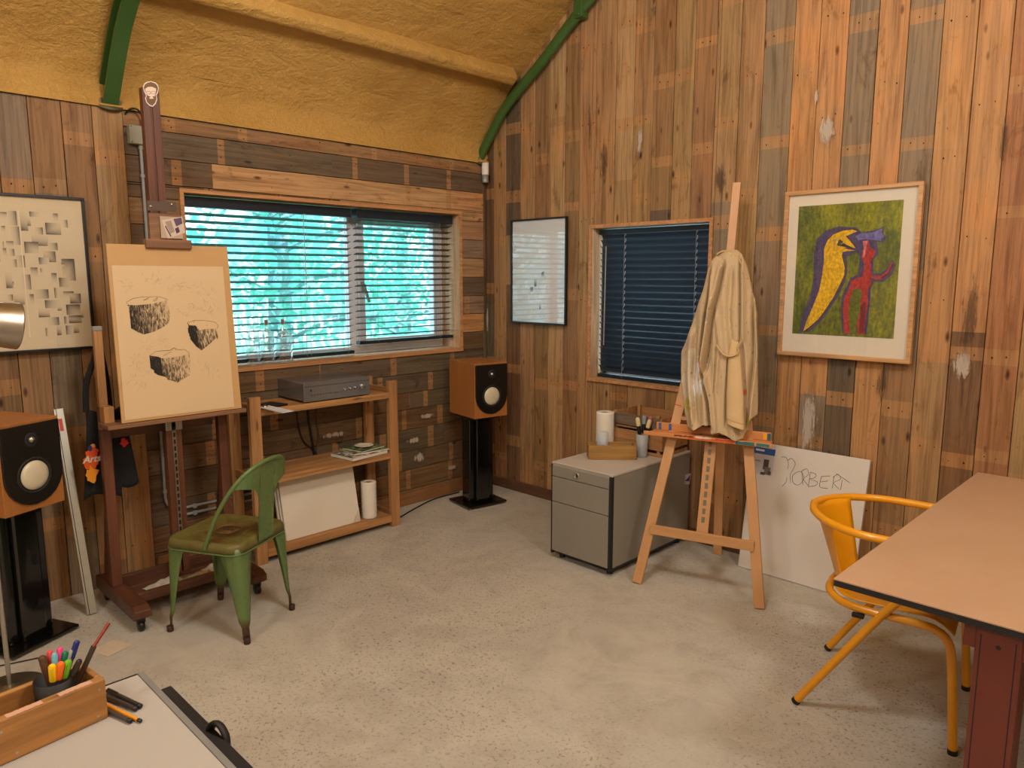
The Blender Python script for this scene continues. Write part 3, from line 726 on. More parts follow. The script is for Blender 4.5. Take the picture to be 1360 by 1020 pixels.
def sq_art(q, P):
    # print coordinates: 0..520 across from the middle seam outwards, 110..915 down
    cream = S(206, 190, 160)
    def Y(x): return -3.0 + (x - 118) * (0.245 / 385.)
    def Z(y): return 1.905 - (y - 112) * (0.585 / 803.)
    for n_, (xa, ya, xb, yb, sd) in enumerate(rects):
        lst = [(Y(xa), Y(xb))]
        if xa > 118: lst.append((-6.0 - Y(xb) - .004, -6.0 - Y(xa) - .004))      # mirrored over the seam, out to the left edge
        for mi, (u0, u1) in enumerate(lst):
            if mi == 1 and u1 > -3.075: continue
            u0 = max(u0, -3.25)
            z1_, z0_ = Z(ya), Z(yb); w, h = u1 - u0, z1_ - z0_
            def cf(u, v):
                d = 0
                for s_ in sd:
                    t_ = {'L': u, 'R': 1 - u, 'T': 1 - v, 'B': v}[s_]
                    k = {'L': v, 'R': v, 'T': u, 'B': 1 - u}[s_]
                    d = max(d, math.exp(-t_ * 2.1) * (0.68 + 0.32 * k))
                c = cream; dk = S(44, 38, 32); d = max(0, min(1, d * 1.22 - .10))
                return tuple(lerp(a, b_, d) for a, b_ in zip(c, dk))
            q.grid(lambda u, v: P(lerp(u0, u1, u), lerp(z0_, z1_, v), n_ * 2e-5), 6, 6, cf, smooth=False)
    q.add([P(-3.003, 1.905, .0015), P(-3.003, 1.32, .0015), P(-2.998, 1.32, .0015), P(-2.998, 1.905, .0015)], [(0, 1, 2, 3)], col=S(222, 206, 178))
M_mountw = plain('warm_paper', S(208, 192, 162), 0.8, var=.01)
framed('black framed print of shaded overlapping squares, on the left wall above the left loudspeaker', 'l', -3.277, -2.725, 1.248, 1.978, 0.013, .022, M_black, mount=M_mountw, art=sq_art, artmat=M_decal)

# --- small portrait picture near the corner
def dash_art(q, P):
    for i, (a, z, w, h) in enumerate([(0.588, 1.615, 0.026, 0.034), (0.52, 1.557, 0.022, 0.05), (0.481, 1.509, 0.03, 0.034), (0.565, 1.389, 0.016, 0.03)]):
        def cf(u, v, i=i):
            d = (1 - v) * .7 + (1 - u) * .3 if i % 2 else v * .6 + u * .4
            return tuple(lerp(x, y, d) for x, y in zip(S(206, 206, 206), S(40, 42, 48)))
        q.grid(lambda u, v: P(a - w / 2 + w * u, z - h / 2 + h * v + u * .006, 0), 4, 4, cf, smooth=False)
M_mountc = plain('cool_white_mount', S(214, 214, 214), .8, var=.01)
framed('small black framed white print with few grey dashes, reflecting the window blinds', 'g', 0.283, 0.808, 1.27, 2.003, 0.012, .02, M_black, mount=M_mountc, art=dash_art, artmat=M_decal)

# --- oak framed painting
def paint_art(q, P):
    fl = True
    x0, z0, x1, z1 = 2.388, 1.303, 2.891, 1.962
    rnd = random.Random(3)
    def bgc(u, v):
        n1 = noise.noise(V((u * 5, v * 4, 1))); n2 = noise.noise(V((u * 40, v * 14, 5)))
        y, g = S(150, 150, 24), S(78, 92, 34)
        k = min(1, max(0, .35 + n1 * .7 + n2 * .55 + .35 * max(0, v - .6) + .2 * (u - .5)))
        return tuple(lerp(a, b, k) for a, b in zip(g, y))
    q.grid(lambda u, v: P(lerp(x0, x1, u), lerp(z0, z1, v), 0), 60, 80, bgc, smooth=False)
    def PX(pts): return pts
    shade = [(2.423, 1.314), (2.442, 1.415), (2.473, 1.495), (2.486, 1.601), (2.479, 1.717), (2.491, 1.793), (2.534, 1.834), (2.599, 1.852), (2.681, 1.843), (2.71, 1.817), (2.762, 1.824), (2.811, 1.839), (2.808, 1.807), (2.826, 1.79), (2.811, 1.764), (2.783, 1.772), (2.796, 1.71), (2.772, 1.683), (2.78, 1.62), (2.811, 1.618), (2.843, 1.646), (2.859, 1.686), (2.878, 1.657), (2.863, 1.61), (2.824, 1.574), (2.783, 1.579), (2.771, 1.542), (2.772, 1.482), (2.768, 1.408), (2.765, 1.317), (2.649, 1.316), (2.635, 1.422), (2.634, 1.507), (2.659, 1.564), (2.67, 1.597), (2.706, 1.611), (2.708, 1.703), (2.689, 1.726), (2.645, 1.699), (2.654, 1.629), (2.644, 1.573), (2.612, 1.497), (2.578, 1.439), (2.534, 1.37), (2.478, 1.316)]
    poly_art(q, P, shade, S(74, 66, 104), .0004, fl)
    bird = [(2.448, 1.317), (2.46, 1.367), (2.49, 1.446), (2.519, 1.534), (2.529, 1.611), (2.534, 1.687), (2.53, 1.744), (2.547, 1.786), (2.573, 1.813), (2.619, 1.83), (2.664, 1.833), (2.69, 1.824), (2.656, 1.81), (2.634, 1.802), (2.659, 1.776), (2.686, 1.742), (2.651, 1.75), (2.629, 1.742), (2.684, 1.731), (2.625, 1.725), (2.622, 1.704), (2.639, 1.648), (2.64, 1.611), (2.622, 1.564), (2.593, 1.497), (2.559, 1.439), (2.523, 1.384), (2.481, 1.343)]
    poly_art(q, P, [(a + (a - 2.5) * .02, z + (z - 1.6) * .02) for a, z in bird], S(44, 34, 60), .0006, fl)
    poly_art(q, P, bird, S(222, 176, 20), .0008, fl)
    hair = [(2.68, 1.8), (2.71, 1.814), (2.763, 1.815), (2.806, 1.835), (2.802, 1.809), (2.82, 1.792), (2.8, 1.782), (2.809, 1.771), (2.765, 1.779), (2.73, 1.784), (2.694, 1.781)]
    poly_art(q, P, hair, S(112, 108, 166), .0009, fl)
    poly_art(q, P, [(2.687, 1.541), (2.719, 1.546), (2.734, 1.514), (2.727, 1.49), (2.727, 1.425), (2.717, 1.368), (2.725, 1.317), (2.686, 1.32), (2.675, 1.385), (2.671, 1.442), (2.677, 1.499)], S(100, 108, 34), .0005, fl)
    fig = [(2.717, 1.771), (2.739, 1.78), (2.749, 1.766), (2.748, 1.747), (2.768, 1.738), (2.782, 1.719), (2.771, 1.693), (2.763, 1.674), (2.767, 1.629), (2.772, 1.606), (2.812, 1.606), (2.84, 1.628), (2.858, 1.673), (2.868, 1.66), (2.853, 1.619), (2.821, 1.588), (2.787, 1.59), (2.769, 1.597), (2.771, 1.565), (2.759, 1.546), (2.757, 1.514), (2.763, 1.482), (2.758, 1.426), (2.753, 1.37), (2.756, 1.319), (2.725, 1.317), (2.717, 1.368), (2.727, 1.425), (2.727, 1.49), (2.734, 1.514), (2.719, 1.546), (2.687, 1.541), (2.677, 1.499), (2.671, 1.442), (2.675, 1.385), (2.686, 1.32), (2.656, 1.318), (2.652, 1.375), (2.643, 1.441), (2.649, 1.503), (2.669, 1.545), (2.676, 1.583), (2.706, 1.597), (2.724, 1.601), (2.734, 1.647), (2.728, 1.675), (2.716, 1.703), (2.72, 1.73), (2.728, 1.739)]
    poly_art(q, P, fig, S(176, 52, 50), .0010, fl)
    for pts, c, e in (([(2.607, 1.789), (2.624, 1.774), (2.603, 1.752), (2.593, 1.761)], S(60, 60, 70), .0011),
                      ([(2.57, 1.785), (2.593, 1.789), (2.586, 1.761)], S(186, 150, 110), .0011),
                      ([(2.624, 1.768), (2.681, 1.74), (2.633, 1.749), (2.605, 1.756)], S(50, 40, 60), .0012),
                      ([(2.717, 1.774), (2.743, 1.777), (2.737, 1.748), (2.731, 1.698), (2.722, 1.693), (2.726, 1.739)], S(214, 120, 120), .0012),
                      ([(2.729, 1.462), (2.75, 1.482), (2.757, 1.379), (2.753, 1.323), (2.729, 1.322)], S(120, 34, 46), .0011),
                      ([(2.812, 1.597), (2.845, 1.621), (2.862, 1.668), (2.866, 1.655), (2.852, 1.618), (2.823, 1.591)], S(96, 30, 44), .0011)):
        poly_art(q, P, pts, c, e, fl)
framed('oak framed crayon painting of a yellow bird and a red figure, right of the coat', 'g', 2.317, 2.976, 1.187, 2.04, 0.02, .03, M_oakf, cat='painting', art=paint_art, artmat=M_decalg)

# ================================================================ left side: big easel, drawing board, loudspeakers, rack
M_eas = wood('dark_stained_easel', S(112, 66, 44), S(88, 50, 34), 'z', 0.45, knots=False)
M_easx = wood('dark_stained_easel_across', S(104, 62, 42), S(80, 46, 32), 'x', 0.45, knots=False)
M_easy = wood('dark_stained_easel_along', S(112, 74, 52), S(88, 54, 38), 'y', 0.5, knots=False)
M_easb = wood('worn_easel_wood', S(150, 108, 74), S(120, 82, 58), 'y', 0.6)
e = thing('studio_easel', 'tall dark-stained studio easel on castors holding the drawing of tree stumps', 'easel', (0.40, -2.52, 0))
yl, yr = -2.805, -2.245
for y in (yl, yr):
    q = MB(); q.prism([(0.13, 0.06), (0.66, 0.06), (0.69, 0.075), (0.69, 0.108), (0.655, 0.125), (0.13, 0.125)], -.035, .035, Matrix.Translation((0, y, 0)) @ Matrix(((1, 0, 0, 0), (0, 0, 1, 0), (0, 1, 0, 0), (0, 0, 0, 1))))
    ft = obj('foot_beam', q, M_easx, e, bevel=.004)
    for x in (0.18, 0.645):
        q = MB(); q.lathe([(0, -.012), (.022, -.012), (.026, -.008), (.026, .008), (.022, .012), (0, .012)], Matrix.Translation((x, y, .026)) @ Matrix.Rotation(PI / 2, 4, 'X'), 20)
        q.box((x - .012, y - .017, .04), (x + .012, y + .017, .06)); obj('castor', q, M_black, ft)
for y, y2 in ((yl, yl + .004), (yr, yr - .004)):
    q = MB(); q.bar((0.335, y, .125), (0.335, y2, 1.0), .045, .04, (1, 0, 0)); obj('post', q, M_eas, e, bevel=.003)
    q = MB(); q.bar((0.16, y + .01, .12), (0.32, y + .01, .80), .03, .016, (0, 1, 0)); obj('brace', q, M_easx, e, bevel=.002)
for x, z0_, z1_ in ((0.50, .075, .12), (0.27, .075, .14), (0.30, .84, .92)):
    q = MB(); q.box((x - .014, yl + .036, z0_), (x + .014, yr - .036, z1_)); obj('cross_rail', q, M_easy, e, bevel=.003)
q = MB(); q.box((0.285, yl + .036, .066), (0.486, yr - .036, .076)); obj('base_shelf', q, M_easy, e)
q = MB(); q.bar((0.337, yl + .004, 1.0), (0.337, yl + .004, 1.355), .036, .03, (1, 0, 0)); px_ = obj('post_extension', q, M_pine, e, bevel=.002)
q = MB(); q.bar((0.337, yl + .004, 1.356), (0.337, yl + .004, 1.376), .038, .032, (1, 0, 0)); obj('post_cap', q, M_grey, px_, bevel=.002)
# slotted mast
q = MB()
for dy in (-.021, .021): q.box((0.385, -2.522 + dy - .0165, .13), (0.425, -2.522 + dy + .0165, 2.455))
q.box((0.39, -2.53, 1.5), (0.418, -2.515, 2.44))
obj('mast', q, M_eas, e, bevel=.002)
q = MB(); q.box((0.426, -2.532, .33), (0.430, -2.513, .935)); rt = obj('ratchet_strip', q, plain('tarnished_steel', S(140, 128, 104), .45, .7, var=.15), e)
q = MB(); z = .35
while z < .92: q.box((0.4301, -2.527, z), (0.4305, -2.518, z + .022)); z += .034
obj('ratchet_slot', q, M_darkhole, rt)
# tray with its cheeks
q = MB(); q.box((0.36, -2.835, .915), (0.505, -2.185, .935)); q.box((0.36, -2.835, .898), (0.375, -2.185, .915)); obj('tray', q, M_easb, e, bevel=.004)
q = MB(); q.box((0.36, -2.825, .935), (0.43, -2.782, 1.01)); obj('tray_cheek', q, M_pine, e, bevel=.003)
q = MB(); q.box((0.40, -2.56, .86), (0.43, -2.48, .915)); obj('tray_bracket', q, M_steel, e, bevel=.003)
# top clamp
q = MB(); q.box((0.426, -2.575, 1.765), (0.445, -2.43, 1.893)); cl = obj('top_clamp', q, M_easb, e, bevel=.003)
q = MB(); q.box((0.40, -2.597, 1.733), (0.452, -2.388, 1.775)); obj('clamp_lip', q, M_easb, cl, bevel=.004)
for y, z in ((-2.556, 1.925), (-2.46, 1.94)):
    q = MB(); q.lathe([(.007, 0), (.006, .003), (0, .004)], Matrix.Translation((.426, y, z)) @ Matrix.Rotation(PI / 2, 4, 'Y'), 12); obj('bolt', q, M_steel, e)
q = MB(); q.box((0.4255, -2.572, 1.905), (0.4262, -2.44, 1.95)); obj('steel_plate', q, plain('dull_plate', S(96, 80, 70), .5, .5), e)
# bearded-face sticker
def disc_poly(q, pts, x, col):
    f = tuple(range(len(pts))); ar = sum(a[0] * b[1] - b[0] * a[1] for a, b in zip(pts, pts[1:] + pts[:1]))
    if ar < 0: f = tuple(reversed(f))
    q.add([V((x, a, z)) for a, z in pts], [f], col=col)
F_ = [(-2.549, 2.468), (-2.537, 2.479), (-2.517, 2.485), (-2.498, 2.483), (-2.488, 2.473), (-2.486, 2.458), (-2.49, 2.441), (-2.498, 2.426), (-2.496, 2.409), (-2.504, 2.388), (-2.519, 2.372), (-2.532, 2.376), (-2.545, 2.388), (-2.549, 2.404), (-2.544, 2.419), (-2.552, 2.435), (-2.555, 2.453)]
Fi = [(-2.546, 2.466), (-2.535, 2.475), (-2.517, 2.482), (-2.5, 2.478), (-2.491, 2.469), (-2.489, 2.457), (-2.494, 2.441), (-2.501, 2.427), (-2.499, 2.41), (-2.507, 2.391), (-2.519, 2.377), (-2.531, 2.38), (-2.542, 2.39), (-2.545, 2.405), (-2.541, 2.42), (-2.548, 2.436), (-2.552, 2.452)]
Fw = [(-2.546, 2.447), (-2.534, 2.457), (-2.515, 2.461), (-2.498, 2.456), (-2.5, 2.436), (-2.506, 2.422), (-2.518, 2.417), (-2.51, 2.411), (-2.522, 2.407), (-2.532, 2.408), (-2.525, 2.416), (-2.537, 2.419), (-2.545, 2.428)]
q = MB(); disc_poly(q, F_, .4262, S(232, 214, 200)); disc_poly(q, Fi, .4266, S(112, 84, 50)); disc_poly(q, Fw, .427, S(226, 200, 180))
for cx_ in (656, 712):
    pass
for c_ in [[(-2.523, 2.434), (-2.525, 2.43), (-2.531, 2.426), (-2.537, 2.425), (-2.542, 2.427), (-2.543, 2.43), (-2.541, 2.435), (-2.536, 2.438), (-2.53, 2.439), (-2.525, 2.437)], [(-2.502, 2.437), (-2.504, 2.433), (-2.509, 2.43), (-2.515, 2.429), (-2.52, 2.43), (-2.522, 2.434), (-2.52, 2.438), (-2.515, 2.441), (-2.508, 2.443), (-2.503, 2.441)]]:
    q.tube([V((.4275, a, z)) for a, z in c_], .0006, 4, closed=True, col=S(90, 66, 44))
obj('face_sticker', q, M_decal, e, label='round-edged sticker of a bearded face in glasses')
# picture card stuck on the clamp
q = MB(); cc = [(-2.523, 1.862), (-2.428, 1.884), (-2.418, 1.81), (-2.5, 1.778)]
disc_poly(q, cc, .455, S(206, 186, 168))
def sub(c, pts):
    (a, b, c2, d) = cc
    o_ = []
    for u, v in pts:
        t_ = (lerp(a[0], b[0], u), lerp(a[1], b[1], u)); w_ = (lerp(d[0], c2[0], u), lerp(d[1], c2[1], u)); o_.append((lerp(t_[0], w_[0], v), lerp(t_[1], w_[1], v)))
    return o_
disc_poly(q, sub(cc, [(.55, .05), (.95, .05), (.95, .42), (.6, .5)]), .4554, S(92, 72, 104)); disc_poly(q, sub(cc, [(.12, .12), (.42, .1), (.45, .75), (.2, .8)]), .4554, S(160, 142, 130)); disc_poly(q, sub(cc, [(.5, .6), (.7, .55), (.72, .85), (.52, .9)]), .4554, S(76, 56, 84)); disc_poly(q, sub(cc, [(.05, .35), (.1, .3), (.22, .95), (.16, .95)]), .4555, S(70, 54, 60))
q.box((.4535, -2.53, 1.78), (.4548, -2.43, 1.88), col=S(180, 160, 140))
obj('picture_card', q, M_decal, None, 'small purple and cream picture card tucked into the clamp of the tall easel', 'card')

# --- drawing board and drawing
BO = V((.403, 0, 1.75)); bt = math.atan2(.06, .8)
def BP(y, z, d=0.0):       # point on the board plane; z is the world height
    return V((.403 + (1.75 - z) * .075 + d, y, z + d * .075))
q = MB()
brd = [(-2.762, 1.748), (-2.206, 1.750), (-2.204, .9375), (-2.772, .9375)]
v0 = [BP(y, z, -.010) for y, z in brd] + [BP(y, z, 0) for y, z in brd]
q.add(v0, [(0, 1, 2, 3), (7, 6, 5, 4), (0, 4, 5, 1), (1, 5, 6, 2), (2, 6, 7, 3), (3, 7, 4, 0)])
# board leans on the mast: keep it just in front
def shift(mb, dx):
    mb.v = [p + V((dx, 0, 0)) for p in mb.v]; return mb
DX = .028
obj('drawing_board', shift(q, DX), plain('tan_drawing_board', S(196, 156, 104), .7, var=.04, vs=6), None, 'tan wooden drawing board clamped upright on the tall dark easel', 'board', bevel=.0015)
pp = [(-2.749, 1.652), (-2.238, 1.651), (-2.243, .948), (-2.758, .951)]
q = MB(); v0 = [BP(y, z, .0012) for y, z in pp] + [BP(y, z, .0022) for y, z in pp]
q.add(v0, [(0, 1, 2, 3), (7, 6, 5, 4), (0, 4, 5, 1), (1, 5, 6, 2), (2, 6, 7, 3), (3, 7, 4, 0)])
dr = obj('paper_drawing', shift(q, DX), plain('cream_drawing_paper', S(212, 186, 146), .85, var=.015, vs=5), None, 'large cream drawing of three tree stumps fixed to the board on the tall easel', 'drawing')
# ink: tone comes from the drawing, streaks from noise
t = NT('ink_wash'); a = t.n('Attribute', _attribute_name='Col').outputs[0]
n = t.noise(t.coord('Object', (150, 150, 34)), 1, 6, 0.75, 0.6)
k = t.math('ADD', n, t.math('MULTIPLY', a, 0.5))
t.set(Base__Color=t.ramp(k, [(0.66, S(34, 28, 24)), (0.78, S(120, 104, 82)), (0.86, S(206, 180, 140))]), Roughness=.85); M_ink = t.mat
def stump(pts, tone):
    st = MB()
    ys = [p[0] for p in pts]; zs = [p[1] for p in pts]; a0, a1 = min(ys), max(ys); b0, b1 = min(zs), max(zs)
    # scanline fill so that tone can vary across
    n_ = 40
    for i in range(n_):
        ya = lerp(a0, a1, i / n_); yb = lerp(a0, a1, (i + 1) / n_); ym = (ya + yb) / 2; hit = []
        for p, r_ in zip(pts, pts[1:] + pts[:1]):
            if (p[0] - ym) * (r_[0] - ym) < 0: hit.append(lerp(p[1], r_[1], (ym - p[0]) / (r_[0] - p[0])))
        hit.sort()
        for z0_, z1_ in zip(hit[::2], hit[1::2]):
            u = (i + .5) / n_; tt = tone(u); tb = tone(u) - .12
            c = [(tb,) * 3, (tb,) * 3, (tt,) * 3, (tt,) * 3]
            st.add([BP(ya, z0_, .0028), BP(yb, z0_, .0028), BP(yb, z1_, .0028), BP(ya, z1_, .0028)], [(0, 1, 2, 3)], col=c)
    obj('stump_shading', shift(st, DX), M_ink, dr)
stump([(-2.703, 1.486), (-2.695, 1.474), (-2.665, 1.471), (-2.621, 1.474), (-2.587, 1.477), (-2.553, 1.484), (-2.519, 1.493), (-2.519, 1.468), (-2.516, 1.438), (-2.519, 1.403), (-2.525, 1.385), (-2.552, 1.366), (-2.594, 1.347), (-2.64, 1.336), (-2.666, 1.348), (-2.692, 1.366), (-2.693, 1.392), (-2.696, 1.444), (-2.695, 1.467)], lambda u: .40 + .38 * u)
stump([(-2.438, 1.382), (-2.429, 1.369), (-2.399, 1.366), (-2.383, 1.342), (-2.351, 1.347), (-2.295, 1.347), (-2.295, 1.325), (-2.292, 1.289), (-2.305, 1.301), (-2.333, 1.277), (-2.382, 1.244), (-2.408, 1.267), (-2.429, 1.299), (-2.438, 1.339), (-2.435, 1.369)], lambda u: .24 if u < .3 else .46 + .3 * u)
stump([(-2.624, 1.237), (-2.588, 1.229), (-2.572, 1.22), (-2.52, 1.22), (-2.472, 1.226), (-2.442, 1.236), (-2.443, 1.181), (-2.451, 1.126), (-2.482, 1.114), (-2.512, 1.097), (-2.53, 1.109), (-2.558, 1.118), (-2.56, 1.13), (-2.596, 1.143), (-2.612, 1.156), (-2.614, 1.168), (-2.626, 1.178)], lambda u: .22 if u < .28 else .46 + .34 * u)
ln_ = MB(); rnd = random.Random(4)
def stroke(pts, r=.0007, col=S(70, 58, 46)): ln_.tube([BP(y, z, .0026) for y, z in pts], r, 4, col=col)
for tp in [[(-2.703, 1.486), (-2.673, 1.502), (-2.634, 1.509), (-2.601, 1.508), (-2.562, 1.509), (-2.539, 1.503), (-2.519, 1.493)], [(-2.627, 1.494), (-2.604, 1.504)], [(-2.586, 1.489), (-2.565, 1.505)], [(-2.438, 1.382), (-2.402, 1.391), (-2.354, 1.389), (-2.304, 1.379), (-2.288, 1.362), (-2.295, 1.347)], [(-2.41, 1.38), (-2.402, 1.391)], [(-2.624, 1.237), (-2.597, 1.253), (-2.563, 1.256), (-2.534, 1.254), (-2.512, 1.266), (-2.493, 1.254), (-2.463, 1.255), (-2.442, 1.236)], [(-2.565, 1.23), (-2.55, 1.237), (-2.526, 1.248)], [(-2.525, 1.254), (-2.512, 1.266), (-2.502, 1.252)], [(-2.628, 1.493), (-2.619, 1.494), (-2.604, 1.503)], [(-2.35, 1.362), (-2.34, 1.368)], [(-2.583, 1.489), (-2.576, 1.487), (-2.563, 1.503)]]: stroke(tp)
fe = [(-2.593, 1.598), (-2.537, 1.593), (-2.488, 1.563), (-2.429, 1.556), (-2.371, 1.538), (-2.324, 1.512), (-2.439, 1.448), (-2.39, 1.459), (-2.348, 1.451), (-2.306, 1.431), (-2.672, 1.223), (-2.697, 1.19), (-2.661, 1.169), (-2.379, 1.175), (-2.327, 1.133), (-2.623, 1.278), (-2.564, 1.298), (-2.695, 1.559), (-2.731, 1.124), (-2.679, 1.095)]
for (y, z) in fe:
    for _ in range(9):
        y1_ = y + rnd.uniform(-.03, .03); z1_ = z + rnd.uniform(-.025, .025); a = rnd.uniform(0, 6.28); pts = []
        for k_ in range(5):
            pts.append((y1_, z1_)); a += rnd.uniform(-1, 1); y1_ += math.cos(a) * .005; z1_ += math.sin(a) * .005
        stroke(pts, .00035, S(168, 146, 112))
obj('pencil_lines', shift(ln_, DX), M_decal, dr)

# --- loudspeakers on stands
M_cherry = wood('cherry_veneer', S(172, 112, 58), S(154, 96, 46), 'z', 0.35, knots=False, dark=.9)
M_baffle = plain('black_baffle', S(22, 20, 18), 0.3, var=.05)
M_cone = plain('cream_cone', S(206, 196, 170), 0.35, var=.02)
M_gloss = plain('gloss_black', S(12, 12, 12), 0.15, coat=.5)
def speaker(lab, x, y, z, yaw):
    r = thing('loudspeaker', lab, 'loudspeaker', (x, y, z), yaw, 'pair of cherry loudspeakers')
    w, d, h = .268, .335, .38
    q = MB().box((-d / 2, -w / 2, 0), (d / 2, w / 2, h)); obj('cabinet', q, M_cherry, r, bevel=.003, world=False)
    arc = [(w / 2 - .004, h - .012), (-w / 2 + .004, h - .012)]; rr = w / 2 - .004
    arc += [(-rr * math.cos(a), .025 + rr - rr * math.sin(a)) for a in [PI / 2 * k / 12 * 2 for k in range(13)]]
    q = MB(); Mx = Matrix(((0, 0, 1, d / 2), (1, 0, 0, 0), (0, 1, 0, 0), (0, 0, 0, 1)))
    q.prism(list(reversed(arc)) if False else arc, 0.0, .010, Mx); bf = obj('baffle', q, M_baffle, r, bevel=.003, world=False)
    R_ = Matrix.Translation((d / 2 + .010, 0, .150)) @ Matrix.Rotation(PI / 2, 4, 'Y')
    q = MB(); q.lathe([(.078, -.002), (.076, .003), (.070, .004), (.064, -.002)], R_, 40); sr = obj('woofer_surround', q, M_blackm, bf, world=False)
    q = MB(); q.lathe([(.062, -.001), (.060, .004), (.045, .0105), (.025, .014), (0.0001, .0155)], R_, 40); obj('woofer_cone', q, M_cone, sr, world=False)
    R2 = Matrix.Translation((d / 2 + .010, 0, .302)) @ Matrix.Rotation(PI / 2, 4, 'Y')
    q = MB(); q.lathe([(.030, 0), (.028, .002), (.018, .001)], R2, 32); tw = obj('tweeter_plate', q, M_blackm, bf, world=False)
    q = MB(); q.lathe([(.0135, 0), (.012, .006), (.007, .010), (0.0001, .012)], R2, 24); obj('tweeter_dome', q, M_steel, tw, world=False)
    return r
def stand(lab, x, y, yaw, h, wb=.32, db=.275):
    r = thing('speaker_stand', lab, 'speaker stand', (x, y, 0), yaw, 'pair of black speaker stands')
    q = MB().box((-db / 2, -wb / 2, .010), (db / 2, wb / 2, .026)); b_ = obj('base_plate', q, M_gloss, r, bevel=.006, world=False)
    for sx in (-1, 1):
        for sy in (-1, 1):
            q = MB(); q.lathe([(0, 0), (.008, .0), (.012, .010)], Matrix.Translation((sx * (db / 2 - .02), sy * (wb / 2 - .02), 0)), 10); obj('spike', q, M_steel, b_, world=False)
    q = MB()
    for cx_, cy_, ww, dd in ((0, 0, .11, .15), (0, .078, .045, .10), (0, -.078, .045, .10)):
        q.box((cx_ - dd / 2, cy_ - ww / 2, .026), (cx_ + dd / 2, cy_ + ww / 2, h - .012))
    obj('column', q, M_gloss, r, bevel=.008, world=False)
    q = MB().box((-.12, -.11, h - .012), (.12, .11, h)); obj('top_plate', q, M_gloss, r, bevel=.003, world=False)
YR, YLk = math.radians(-10), math.radians(25)
stand('black speaker stand in the corner under the smaller-looking loudspeaker', .320, -.412, YR, .640); speaker('cherry wood loudspeaker on a black stand in the room corner', .300, -.385, .6405, YR)
stand('black speaker stand at the left picture edge behind the desk lamp', .368, -3.200, YLk, .628); speaker('cherry wood loudspeaker on a black stand at the left picture edge', .385, -3.215, .6285, YLk)

# --- aluminium straightedge leaning on the wall
M_alu = plain('aluminium', S(176, 172, 158), .35, .6, var=.04)
g_ = thing('straightedge', 'long aluminium straightedge with a small red label leaning beside the left loudspeaker', 'straightedge', (.32, -2.915, 0))
q = MB(); p0, p1 = V((.305, -2.913, .004)), V((.045, -2.916, .968)); q.bar(p0, p1, .042, .018, (1, 0, 0)); obj('profile', q, M_alu, g_, bevel=.002)
dd = (p1 - p0).normalized(); nn = V((dd.z, 0, -dd.x))
q = MB(); q.bar(p0 + nn * .0095 + V((0, -.012, 0)), p1 + nn * .0095 + V((0, -.012, 0)), .003, .0015, (1, 0, 0)); obj('groove', q, M_black, g_)
q = MB(); a_, b_ = p1 - dd * .05 + nn * .0096, p1 - dd * .11 + nn * .0096; q.bar(a_, b_, .016, .001, (1, 0, 0)); obj('red_label', q, plain('red_label', S(196, 60, 46), .5), g_)

# --- tote bag hanging behind the left easel post
M_cloth = plain('black_cotton', S(26, 26, 28), .9, var=.15, vs=60, bump=.3)
tb = thing('tote_bag', 'black cotton tote bag printed with Arts hanging behind the left easel post', 'bag', (.24, -2.77, .55))
def tote(u, v):
    s_ = 1 if u < .5 else -1; uu = u * 2 if u < .5 else 2 - u * 2
    top = 1 - v; y = lerp(-2.86, -2.675, uu); y += lerp(.014, -.02, v) * (1 if uu < .5 else -.6) + v * (-.01 + .03 * uu)
    z = lerp(.985, .545, v) + .04 * math.sin(uu * 6) * v * .6 - .03 * (1 - v) * math.sin(uu * PI) + .05 * v * (uu > .6)
    x = .245 + s_ * (.014 * math.sin(uu * PI) ** .5 if 0 < uu < 1 else 0) * (0.5 + v) + .010 * math.sin(uu * 11 + v * 3)
    return (x, y, z)
q = MB(); q.grid(tote, 48, 18); obj('bag_body', q, M_cloth, tb, solid=.002)
q = MB()
q.tube(catmull([(.25, -2.85, .97), (.27, -2.845, 1.1), (.30, -2.82, 1.2), (.335, -2.80, 1.275), (.30, -2.775, 1.2), (.25, -2.75, 1.08), (.24, -2.745, .96)], 6), .014, 8, flat=.3)
obj('strap', q, M_cloth, tb)
q = MB(); rnd = random.Random(8)
def splash(cy, cz, r_, col, x, n_=18, sq=1.4):
    pts = []
    for k_ in range(n_): a = 2 * PI * k_ / n_; rr = r_ * (rnd.uniform(.6, 1.15)); pts.append((cy + math.cos(a) * rr, cz + math.sin(a) * rr * sq))
    disc_poly(q, pts, x, col)
splash(-2.852, .735, .040, S(226, 92, 24), .2795); splash(-2.855, .675, .030, S(238, 150, 28), .280); splash(-2.845, .785, .026, S(220, 76, 30), .2802, sq=1); splash(-2.81, .755, .012, S(206, 30, 40), .2798); splash(-2.855, .80, .012, S(40, 44, 110), .2805); splash(-2.84, .812, .012, S(220, 176, 90), .2806, sq=.8)
splash(-2.70, .80, .020, S(200, 30, 34), .268, sq=1.2)
obj('printed_splash', q, M_decal, tb)
tc = bpy.data.curves.new('t', 'FONT'); tc.body = 'Arts'; tc.size = .044; tc.shear = .3; tc.extrude = .0004; tc.align_x = 'CENTER'; tc.space_character = .95; tc.offset = .0012
to = bpy.data.objects.new('t', tc); sc.collection.objects.link(to); bpy.context.view_layer.update()
tme = bpy.data.meshes.new_from_object(to); bpy.data.objects.remove(to)
tt_ = bpy.data.objects.new('printed_word', tme); sc.collection.objects.link(tt_); tt_.parent = tb
tt_.matrix_local = wm(tb).inverted() @ Matrix.Translation((.2835, -2.853, .735)) @ Matrix.Rotation(math.radians(90), 4, 'Z') @ Matrix.Rotation(math.radians(90), 4, 'X')
tme.materials.clear(); tme.materials.append(plain('white_print', S(226, 214, 200), .7))

